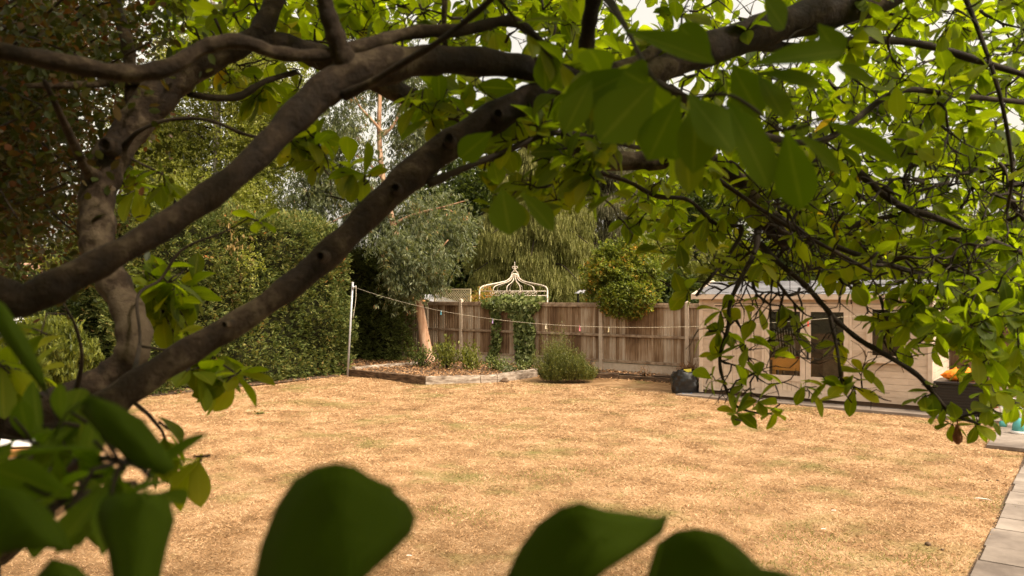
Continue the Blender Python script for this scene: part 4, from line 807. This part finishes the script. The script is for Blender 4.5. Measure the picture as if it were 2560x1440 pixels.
mlimb([(300, 380, 2.35, 20), (345, 330, 2.3, 12), (420, 300, 2.3, 10), (520, 300, 2.3, 9), (610, 335, 2.35, 9), (680, 350, 2.4, 7)], n=6, m=M_twig)
mlimb([(470, 235, 2.5, 16), (540, 245, 2.5, 18), (600, 240, 2.55, 20), (660, 205, 2.6, 16), (740, 180, 2.7, 14)], n=8, m=M_twig)
# right-hand hanging branches
mlimb([(1880, 500, 3.25, 30), (1990, 570, 3.2, 14), (2100, 620, 3.2, 14), (2230, 665, 3.2, 14), (2380, 700, 3.2, 13), (2560, 745, 3.2, 12)], n=7, m=M_twig)
mlimb([(1740, 410, 3.1, 20), (1840, 480, 3.0, 11), (1960, 560, 2.95, 11), (2080, 625, 2.9, 11), (2180, 680, 2.9, 10)], n=7, m=M_twig)
mlimb([(2010, 410, 3.3, 24), (2110, 405, 3.2, 20), (2190, 470, 3.15, 18), (2260, 520, 3.1, 18), (2330, 540, 3.1, 16), (2450, 590, 3.1, 14), (2600, 650, 3.1, 12)], n=8, m=M_twig)
mlimb([(1930, 580, 3.35, 22), (1990, 600, 3.5, 14), (2100, 570, 3.5, 14), (2250, 535, 3.5, 13), (2300, 520, 3.5, 12)], n=7, m=M_twig)
mlimb([(1895, 540, 3.3, 24), (1890, 620, 3.2, 14), (1850, 700, 3.1, 12), (1825, 760, 3.05, 11), (1820, 820, 3.0, 10), (1800, 890, 3.0, 9), (1808, 950, 3.0, 8), (1835, 1010, 3.0, 7), (1880, 1030, 3.0, 6), (1930, 1035, 3.0, 5)], n=7, m=M_twig)
mlimb([(1900, 610, 3.3, 18), (1950, 660, 3.2, 14), (2010, 710, 3.15, 14), (2055, 760, 3.1, 14), (2090, 800, 3.1, 14), (2150, 850, 3.05, 14), (2210, 885, 3.0, 13), (2290, 935, 3.0, 13), (2335, 985, 3.0, 12), (2380, 1035, 3.0, 10), (2450, 1060, 3.0, 7)], n=8, m=M_twig)
mlimb([(2075, 790, 3.1, 12), (2092, 870, 3.05, 8), (2100, 930, 3.0, 8), (2105, 975, 3.0, 6)], n=6, m=M_twig)
mlimb([(1400, 400, 2.95, 20), (1560, 450, 3.0, 12), (1640, 490, 3.0, 12), (1720, 500, 3.05, 11), (1790, 560, 3.1, 11), (1855, 570, 3.1, 10), (1820, 640, 3.05, 9), (1770, 700, 3.0, 9), (1740, 740, 3.0, 8)], n=7, m=M_twig)
mlimb([(1850, 100, 2.45, 40), (1990, 120, 2.6, 26), (2150, 100, 2.7, 20), (2300, 110, 2.8, 20), (2440, 150, 2.8, 18), (2600, 200, 2.8, 14)], n=8, m=M_twig)
mlimb([(1600, 195, 2.25, 40), (1720, 250, 2.3, 22), (1880, 330, 2.4, 18), (2060, 350, 2.6, 16), (2240, 230, 2.8, 15), (2400, 240, 2.9, 15), (2600, 260, 3.0, 12)], n=8, m=M_twig)
mlimb([(2380, -80, 2.7, 14), (2440, 60, 2.6, 12), (2500, 240, 2.5, 10), (2530, 420, 2.5, 9), (2520, 520, 2.6, 7)], n=8, m=M_twig)
# knotty bare twigs that show dark against the bright leaves
g = np.random.default_rng(17); kt = MB()
def knotty(px, py, d, ang, n, w_, depth=0):
    pts = [P(px, py, d)]; x, y, dd = px, py, d
    for i in range(n):
        ang += g.normal(0, .32); st = g.uniform(14, 26); x += math.cos(ang)*st; y += math.sin(ang)*st; dd += g.normal(0, .03); pts.append(P(x, y, dd))
        if y > 1000: break
        if depth < 2 and g.random() < .42: knotty(x, y, dd, ang+g.choice([-1, 1])*g.uniform(.5, 1.1), int(n*.55)+1, w_*.65, depth+1)
    pts = np.array(pts); r0 = w_/2/F*d; kt.tube(pts, np.linspace(r0, r0*.35, len(pts))*(1+.25*np.sin(np.arange(len(pts))*2.4)), 5, .2)
    for a, b in zip(pts[::2], np.linspace(r0, r0*.35, len(pts))[::2]): nodes.append(a); nrad.append(b)
for i in range(64): knotty(g.uniform(1850, 2560), g.uniform(380, 690), g.uniform(2.7, 3.8), g.choice([.5, 2.7, .2, .4])+g.normal(0, .3), int(g.integers(5, 10)), g.uniform(7, 12))
for i in range(42): knotty(g.uniform(1600, 2560), g.uniform(20, 420), g.uniform(2.4, 3.6), g.choice([.5, 2.6, .1])+g.normal(0, .3), int(g.integers(5, 9)), g.uniform(5, 9))
for i in range(26): knotty(g.uniform(500, 1400), g.uniform(0, 120), g.uniform(2.5, 3.2), g.uniform(0, 6.28), int(g.integers(4, 8)), g.uniform(4, 8))
for i in range(12): knotty(g.uniform(1150, 1500), g.uniform(220, 470), g.uniform(1.9, 2.4), g.uniform(0, 6.28), int(g.integers(4, 7)), g.uniform(5, 9))
for p_ in ((1800, 900, 3, .6, 8, 7), (1830, 780, 3.05, .9, 9, 8), (1900, 850, 3, .4, 7, 6), (1880, 700, 3.1, 1.2, 9, 8), (2000, 720, 3.1, 2.0, 8, 8), (2100, 940, 3, .2, 8, 7), (1890, 930, 3, 2.6, 6, 6), (2200, 740, 3.1, 1.5, 9, 8), (780, 330, 2.5, 1.2, 8, 7), (720, 260, 2.5, 1.4, 10, 8), (1960, 620, 3.2, 1.7, 12, 9)): knotty(*p_)
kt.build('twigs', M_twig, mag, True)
mlimb([(100, 1200, 1.3, 40), (220, 1150, 1.0, 18), (330, 1160, .8, 14), (380, 1195, .72, 12)], n=7, m=M_twig)
mlimb([(330, 960, 1.7, 16), (350, 850, 2.0, 8), (345, 740, 2.1, 8), (400, 700, 2.15, 8), (440, 640, 2.15, 8), (480, 610, 2.15, 6), (560, 580, 2.15, 5), (630, 540, 2.15, 4)], n=6, m=M_twig)
mlimb([(185, 1000, 2.0, 14), (205, 900, 1.95, 9), (190, 820, 1.9, 8), (160, 760, 1.85, 6)], n=6, m=M_twig)

# cluster anchors: grow towards each anchor from the nearest branch, put a whorl of leaves at its tip
anch = []
def region(poly, n, d0, d1, keep=1.0, seed=0):
    g = np.random.default_rng(seed); pl_ = np.array(poly, float); lo, hi = pl_.min(0), pl_.max(0); c = 0
    while c < n:
        x, y = g.random(2)*(hi-lo)+lo
        if inpoly(np.array([x]), np.array([y]), poly)[0]: anch.append((P(x, y, g.uniform(d0, d1)), 1. if seed != 13 else .85)); c += 1
region([(1400, -60), (2650, -60), (2650, 430), (1750, 430), (1560, 360), (1400, 330)], 380, 2.3, 4.8, seed=1)
region([(1880, 190), (2650, 150), (2650, 640), (2080, 640), (1780, 470)], 330, 3.2, 5.6, seed=2)
region([(1560, 400), (2080, 420), (2560, 560), (2640, 760), (2200, 760), (1990, 690), (1700, 640), (1540, 560)], 260, 2.9, 4.6, seed=3)
region([(2200, 700), (2640, 700), (2640, 1040), (2480, 1010), (2330, 900), (2200, 820)], 130, 2.6, 3.8, seed=4)
region([(380, -40), (1450, -40), (1450, 110), (1000, 110), (760, 140), (640, 60), (420, 90)], 190, 2.6, 4.4, seed=5)
region([(980, 230), (1300, 210), (1560, 330), (1520, 430), (1440, 520), (1240, 500), (1150, 410), (1040, 300)], 72, 1.9, 2.9, seed=6)
region([(1350, 130), (1800, 160), (1960, 320), (1800, 440), (1500, 330), (1380, 260)], 14, 1.3, 1.9, seed=7)
region([(700, 300), (800, 310), (900, 440), (860, 470), (740, 400)], 11, 2.4, 2.8, seed=8)
region([(470, 90), (740, 150), (760, 260), (640, 260), (480, 240)], 20, 2.6, 3.2, seed=9)
region([(340, 640), (500, 690), (490, 860), (420, 900), (360, 760)], 20, 2.2, 2.6, seed=10)
region([(300, 420), (470, 430), (440, 560), (330, 580)], 7, 2.4, 2.7, seed=11)
region([(500, 880), (620, 900), (600, 990), (480, 960)], 7, 1.9, 2.2, seed=12)
region([(-40, 1010), (170, 1040), (300, 1110), (300, 1220), (120, 1360), (-40, 1340)], 10, .75, 1.05, seed=13)
region([(-60, 740), (90, 760), (60, 1000), (-60, 1000)], 5, 1.4, 2.0, seed=14)
for px, py, d in ((1800, 780, 3), (1770, 830, 3), (1800, 880, 3), (1850, 850, 3), (1780, 950, 3), (1850, 960, 3), (1895, 1000, 3), (1935, 1030, 3), (1840, 1030, 3), (1900, 930, 3), (1930, 840, 3), (1960, 770, 3), (1990, 830, 3.1), (1900, 770, 3.1),
                  (2105, 975, 3), (2060, 950, 3), (2140, 985, 3), (2160, 920, 3), (2030, 985, 3), (2090, 860, 3.1), (2180, 800, 3.1), (2240, 820, 3), (2340, 1040, 3), (2390, 1060, 3), (2300, 1000, 3), (2440, 1060, 3), (2480, 1050, 3), (2350, 960, 3), (2420, 960, 2.9), (2540, 1010, 2.6),
                  (640, 545, 2.15), (560, 580, 2.15), (440, 650, 2.15), (500, 610, 2.15), (880, 430, 2.3), (910, 435, 2.3), (430, 1140, 1.6), (470, 1160, 1.6), (550, 960, 2.0), (1570, 540, 3), (1640, 600, 3), (1700, 640, 3), (1720, 730, 3), (1480, 490, 2.4)):
    anch.append((P(px, py, d), 1.))
# unseen crown above and around the viewer, added to shade the limbs
g = np.random.default_rng(15)
for i in range(1500):
    x, y = g.uniform(-4.2, 3.4), g.uniform(-3.4, 2.4); z = g.uniform(2.9, 4.8)-.10*(x*x+y*y)*.5
    if y > .3 and (z-H)/y < .46: continue
    if y <= .3 and z < 2.6: continue
    anch.append((np.array((x, y, z)), 1.45))
for i in range(120):
    anch.append((np.array((g.uniform(-3.5, 1.2), g.uniform(2.4, 4.4), g.uniform(4.3, 5.2))), 1.2))
for i in range(620):                                   # more unseen leaves added behind the viewer to block sky light
    th = g.uniform(math.pi*.93, math.pi*2.07); r_ = g.uniform(1.5, 3.0)
    anch.append((np.array((math.cos(th)*r_, math.sin(th)*r_-.15, g.uniform(.7, 3.4))), 1.45))
SV = np.array(tuple(sd))
def in_gap(q, skip=.22):  # holes shaped along the sun rays through the leaves, to light some limbs
    q = np.atleast_2d(q); m_ = np.zeros(len(q), bool)
    for o_, r_ in (((-1.06, 2.10, 1.95), .20), ((-1.12, 2.15, 2.25), .24), ((-1.20, 2.25, 2.5), .22), ((-.75, 1.5, 2.58), .16), ((-.45, 1.62, 2.62), .16), ((.15, 1.85, 2.66), .13), ((-.5, 1.75, 2.35), .12), ((2.2, 3.6, 2.9), .8), ((1.6, 3.2, 2.6), .45)):
        v_ = q-np.array(o_); s_ = v_@SV; m_ |= (s_ > skip) & (np.linalg.norm(v_-s_[:, None]*SV, axis=1) < r_+.02*np.maximum(s_, 0)) & ~((np.array(o_)[0] > 1) & (s_ < 1.2))
    return m_
def opening(e):
    px, py = CX+e[0]/max(e[1], .01)*F, HY-(e[2]-H)/max(e[1], .01)*F
    return e[1] > .3 and ((2310 < px < 2440 and 880 < py < 1010) or (2400 < px < 2510 and 920 < py < 1040)) and random.random() < .4
anch = [a_ for a_ in anch if not in_gap(a_[0])[0] and not opening(a_[0])]
node = np.array(nodes); nr = np.array(nrad); cap = 20000
buf = np.zeros((cap, 3)); br = np.zeros(cap); nN = len(node); buf[:nN] = node; br[:nN] = nr
anch.sort(key=lambda a: float(np.min(np.linalg.norm(node-a[0], axis=1))))
g = np.random.default_rng(16); tw = MB(); lp, la, ll, lu = [], [], [], []
for e, sc in anch:
    dd = np.linalg.norm(buf[:nN]-e, axis=1)+.25*np.maximum(0, np.abs(buf[:nN, 1])-np.abs(e[1])*1.0)*0; j = int(np.argmin(dd)); s_ = buf[j]; L = dd[j]
    if L > .04:
        k = max(3, min(12, int(L/.07))); t_ = np.linspace(0, 1, k+1)[:, None]; mid = (s_+e)/2+g.normal(0, .10*L, 3)+np.array((0, 0, .06*L))
        p = (1-t_)**2*s_+2*t_*(1-t_)*mid+t_**2*e; p[1:-1] += g.normal(0, .010, (k-1, 3))
        r0 = min(br[j]*.8, .004+.0075*min(L, 1.)); rr = np.linspace(r0, .0022, k+1)
        tw.tube(p, rr, 5, .25)
        if nN+k < cap: buf[nN:nN+k] = p[1:]; br[nN:nN+k] = rr[1:]; nN += k
        dirv = nrm(p[-1]-p[-2])
    else: dirv = nrm(g.normal(0, 1, 3))
    # short spurs make the twigs look knotty
    for q_ in range(2):
        b_ = e-dirv*g.uniform(.01, .08); v_ = nrm(dirv+g.normal(0, .7, 3)); tw.tube([b_, b_+v_*.02+g.normal(0, .003, 3), b_+v_*g.uniform(.03, .06)], [.003, .0025, .0018], 4)
    nl = int(g.integers(5, 8)); a1 = nrm(np.cross(dirv, (0, 0, 1.))+1e-3); a2 = np.cross(dirv, a1); ph = g.random()*6.28
    for i in range(nl):
        th = ph+i*2.4; out = nrm(a1*math.cos(th)+a2*math.sin(th)); off = -dirv*g.uniform(0, .10)
        ax_ = nrm(dirv*g.uniform(.15, .9)+out*g.uniform(.6, 1.1)+np.array((0, 0, g.uniform(-.55, .1))))
        lp.append(e+off*(1 if L > .04 else .3)); la.append(ax_); ll.append(g.uniform(.058, .108)*sc); lu.append(np.array((0, 0, 1.))+out*-.2)
tw.build('twigs', M_twig, mag, True)
lp, la, ll, lu = map(np.array, (lp, la, ll, lu)); kk = ~in_gap(lp); lp, la, ll, lu = lp[kk], la[kk], ll[kk], lu[kk]; pick = g.integers(0, 4, len(lp)); pick[ (lp[:, 1] < 1.25) & (lp[:, 1] > .4) & (lp[:, 0] < -.1) & (lp[:, 2] < 2.05)] = 9
k = pick == 9; leaves('lower_foliage', lp[k], la[k], ll[k], ll[k]*.42, M_magshade, mag, up=lu[k], template=T_MAG[0], roll=.5, seed=209, smooth=True)
for i in range(4):
    k = pick == i; leaves('foliage', lp[k], la[k], ll[k], ll[k]*g.uniform(.46, .62, k.sum()), M_mag, mag, up=lu[k], template=T_MAG[i], roll=.55, seed=200+i, smooth=True)
# unseen leaf shell without twigs, added overhead and behind to darken the limbs
k = 46000; th = g.uniform(0, 2*math.pi, k); ph = np.arcsin(g.uniform(-.35, 1, k)); r_ = g.uniform(2.3, 3.9, k)
q = np.stack([.1+r_*np.cos(th)*np.cos(ph)*1.15, .1+r_*np.sin(th)*np.cos(ph), 1.35+r_*np.sin(ph)*.92], 1)
ok = ~in_gap(q) & ((q[:, 1] < .1) | ((q[:, 2]-H)/np.maximum(q[:, 1], .01) > .50)) & (q[:, 2] > .4) & ~((q[:, 0] > 2.0) & (q[:, 1] > .6)) & (np.abs(q[:, 0])+np.abs(q[:, 1]) > .9)
q = q[ok]; L = g.uniform(.09, .15, len(q))
leaves('shade_foliage', q, nrm(q-np.array((0, 0, 2)))*.5+g.normal(0, .6, q.shape)+(0, 0, -.3), L, L*.55, M_mag, mag, template=T_MAG[0], roll=.8, seed=210)
print('magnolia leaves', len(lp), 'anchors', len(anch))
# the big out-of-focus leaves close to the lens, each on its own stalk
def near_leaf(outline, d, stalk, bend=.03):
    o2 = np.array(outline, float); c = o2.mean(0); n = len(o2); v = []; f = []
    R_ = (1., .66, .33); md = o2[np.argmin(o2[:, 1])]-c; md = md/np.linalg.norm(md); sn = np.array((-md[1], md[0]))
    for k, s_ in enumerate(R_):
        for x, y in c+(o2-c)*s_: dd = d+bend*((x-c[0])/300)**2-.02*(y-c[1])/300+.10*d*abs((x-c[0])*sn[0]+(y-c[1])*sn[1])/300; v.append(P(x, y, dd))
    v.append(P(c[0], c[1], d)); 
    for k in range(2):
        for i in range(n): f.append((k*n+i, k*n+(i+1) % n, (k+1)*n+(i+1) % n, (k+1)*n+i))
    for i in range(n): f.append((2*n+i, 2*n+(i+1) % n, 3*n))
    o = MB().add(v, f).build('leaf', M_magshade, mag, True); m_ = o.modifiers.new('thickness', 'SOLIDIFY'); m_.thickness = .0006
    MB().tube(smooth_path([P(*q) for q in stalk]), .0016, 6).build('leaf_stalk', M_magshade, mag, True)
near_leaf([(243, 1290), (255, 1250), (290, 1233), (350, 1228), (400, 1233), (425, 1255), (437, 1300), (422, 1350), (410, 1400), (395, 1470), (375, 1560), (330, 1580), (290, 1500), (270, 1380), (252, 1330)], .60, [(350, 1250, .6), (372, 1210, .62), (380, 1195, .70)])
near_leaf([(632, 1460), (650, 1370), (690, 1265), (735, 1198), (785, 1166), (840, 1155), (890, 1166), (930, 1193), (972, 1211), (983, 1213), (985, 1228), (1020, 1255), (1040, 1292), (1028, 1335), (980, 1385), (910, 1450), (850, 1530), (740, 1620), (650, 1580)], .46, [(760, 1580, .46), (800, 1750, .5), (600, 1900, .7), (100, 1700, 1.2), (-60, 1450, 1.6)])
near_leaf([(1262, 1450), (1300, 1368), (1345, 1307), (1400, 1268), (1450, 1254), (1510, 1273), (1590, 1284), (1640, 1292), (1668, 1284), (1668, 1300), (1655, 1335), (1600, 1375), (1520, 1425), (1440, 1490), (1330, 1560), (1250, 1540)], .50, [(1340, 1520, .5), (1300, 1700, .52), (900, 1900, .7), (200, 1800, 1.2), (-60, 1450, 1.6)])
near_leaf([(1642, 1358), (1690, 1326), (1740, 1319), (1800, 1332), (1850, 1368), (1900, 1418), (1960, 1430), (2040, 1465), (2000, 1540), (1820, 1600), (1640, 1560), (1616, 1440)], .54, [(1650, 1360, .53), (1600, 1500, .53), (1400, 1750, .55), (900, 1900, .7)])
near_leaf([(-40, 1210), (60, 1228), (110, 1262), (150, 1310), (188, 1382), (120, 1372), (40, 1375), (-60, 1400)], .62, [(-30, 1300, .62), (-200, 1330, .9), (-150, 1400, 1.6)])
near_leaf([(130, 1395), (190, 1412), (250, 1470), (220, 1520), (120, 1500), (90, 1440)], .62, [(110, 1450, .62), (-50, 1520, .9), (-150, 1420, 1.6)])
near_leaf([(-30, 735), (10, 760), (60, 830), (110, 930), (120, 990), (70, 930), (10, 850), (-30, 800)], .8, [(-20, 750, .8), (-150, 720, 1.2), (-100, 800, 1.45)], 0)
near_leaf([(420, 1130), (360, 1050), (290, 1010), (220, 985), (200, 1030), (260, 1100), (340, 1165), (410, 1190), (440, 1170)], .72, [(215, 1000, .72), (150, 1060, .9), (100, 1190, 1.3)], .01)
def hang_leaf(bx, by, tx, ty, wpx, d, i):
    b_, t_ = P(bx, by, d), P(tx, ty, d+.03*((i % 3)-1)); L = np.linalg.norm(t_-b_); upv = np.array((.25*((i % 5)-2), -1., .35*((i % 4)-1.2)))
    leaves('leaf', [b_], [t_-b_], [L], [wpx/F*d*1.12], M_magshade, mag, up=[upv], template=tpl(MAG, (.05, .10, -.06)[i % 3], .07), roll=0, smooth=True)
mlimb([(1490, -50, 2.0, 30), (1560, 60, 1.5, 14), (1630, 190, 1.2, 11), (1720, 240, 1.12, 10), (1830, 240, 1.1, 9), (1960, 320, 1.1, 8), (2060, 300, 1.1, 6)], name='twig', n=7, m=M_twig)
for i, q_ in enumerate(((1640, 205, 1498, 350, 125, 1.15), (1600, 170, 1400, 265, 80, 1.25), (1700, 240, 1620, 400, 95, 1.1), (1720, 235, 1835, 375, 130, 1.05), (1815, 250, 1935, 470, 92, 1.0), (1965, 325, 2005, 520, 95, 1.0), (2060, 300, 2250, 402, 52, 1.1), (1985, 330, 2112, 432, 48, 1.05),
                      (1830, 160, 1895, 290, 100, 1.15), (1895, 185, 1965, 295, 80, 1.15), (1870, 165, 2125, 112, 62, 1.1), (1890, 180, 2050, 225, 58, 1.1), (1740, 250, 1735, 430, 88, 1.08), (2045, 60, 2105, 145, 76, 1.2), (1905, -20, 1955, 74, 92, 1.2), (1560, 75, 1790, 150, 66, 1.2),
                      (1660, 300, 1690, 400, 62, 1.2), (1620, 215, 1560, 180, 90, 1.2), (1255, 470, 1275, 585, 88, 1.35), (1300, 480, 1390, 572, 60, 1.35), (1230, 330, 1150, 396, 62, 1.4), (1480, 200, 1410, 330, 70, 1.2), (1850, 255, 1880, 380, 80, 1.1), (2200, 215, 2090, 170, 60, 1.2), (1780, 160, 1700, 60, 70, 1.3))): hang_leaf(*q_, i)
# pruned knots on the limbs
for kx, ky, kd, kr in ((987, 468, 1.84, 13), (1122, 345, 1.88, 15), (1245, 283, 1.93, 14), (800, 640, 1.74, 13), (560, 812, 1.66, 9), (260, 362, 2.28, 20)):
    r_ = kr/F*kd; c0 = P(kx, ky, kd-.035); MB().add([c0+np.array((math.cos(t)*r_*a, h, math.sin(t)*r_*a*1.1)) for a, h in ((1.15, .05), (.95, .012), (.7, .0), (.5, .012)) for t in np.linspace(0, 6.283, 13)[:-1]], [(k*12+i, k*12+(i+1) % 12, (k+1)*12+(i+1) % 12, (k+1)*12+i) for k in range(3) for i in range(12)]+[tuple(range(36, 48))]).build('knot', M_bark, mag, True)
c_ = P(2394, 1075, 3.0); MB().lathe(c_-(0, 0, .055), [(.005, 0), (.016, .012), (.018, .03), (.012, .05), (.007, .075)], 10).tube([c_+(0, 0, .01), c_+(0, 0, .06)], .003, 5).build('seed_pod', surf('seed_pod', [(.3, (.10, .03, .012)), (.7, (.25, .09, .03))], 40, bump=.8), mag, True)

# ------------------------------------------------------------------ reddish small-leaved tree upper left
g = np.random.default_rng(300); cb = np.array((-4.6, 5.2, 0)); ct = thing('copper_tree', cb, 'small-leaved reddish-brown tree filling the upper left behind the magnolia limbs', 'tree')
limb([cb, cb+(.1, 0, 1.6), cb+(.3, 0, 3.4), cb+(.6, .1, 5.2)], .13, .05, M_bark, ct, 'trunk')
tips = []
poly = [(-200, -150), (520, -150), (440, 60), (420, 200), (330, 330), (300, 420), (250, 560), (160, 640), (-200, 660)]; c = 0
while c < 520:
    x, y = g.uniform(-200, 520), g.uniform(-150, 660)
    if inpoly(np.array([x]), np.array([y]), poly)[0] and g.random() < 1-.0011*max(0, x+y*.35): tips.append(P(x, y, g.uniform(2.1, 6.2))); c += 1
mb = MB(); q = []
for i, e in enumerate(tips):
    s_ = cb+np.array((.35, 0, 1.8+2.6*g.random())); mid = (s_+e)/2+np.array((0, 0, .2))+g.normal(0, .12, 3); pth = smooth_path([s_, mid, e], 6); 
    if i % 2 == 0: mb.tube(pth, np.linspace(.016, .003, len(pth)), 5)
    k = 110; tt = .62+.42*g.random(k)[:, None]; q.append(s_*(1-tt)+e*tt+g.normal(0, .05+.022*e[1], (k, 3)))
mb.build('branches', M_twig, ct, True); q = np.vstack(q)
leaves('crown', q, g.normal(0, 1, q.shape)+(0, 0, -.3), g.uniform(.016, .042, len(q)), .020, M_copper, ct, template=T_OVAL, seed=300)
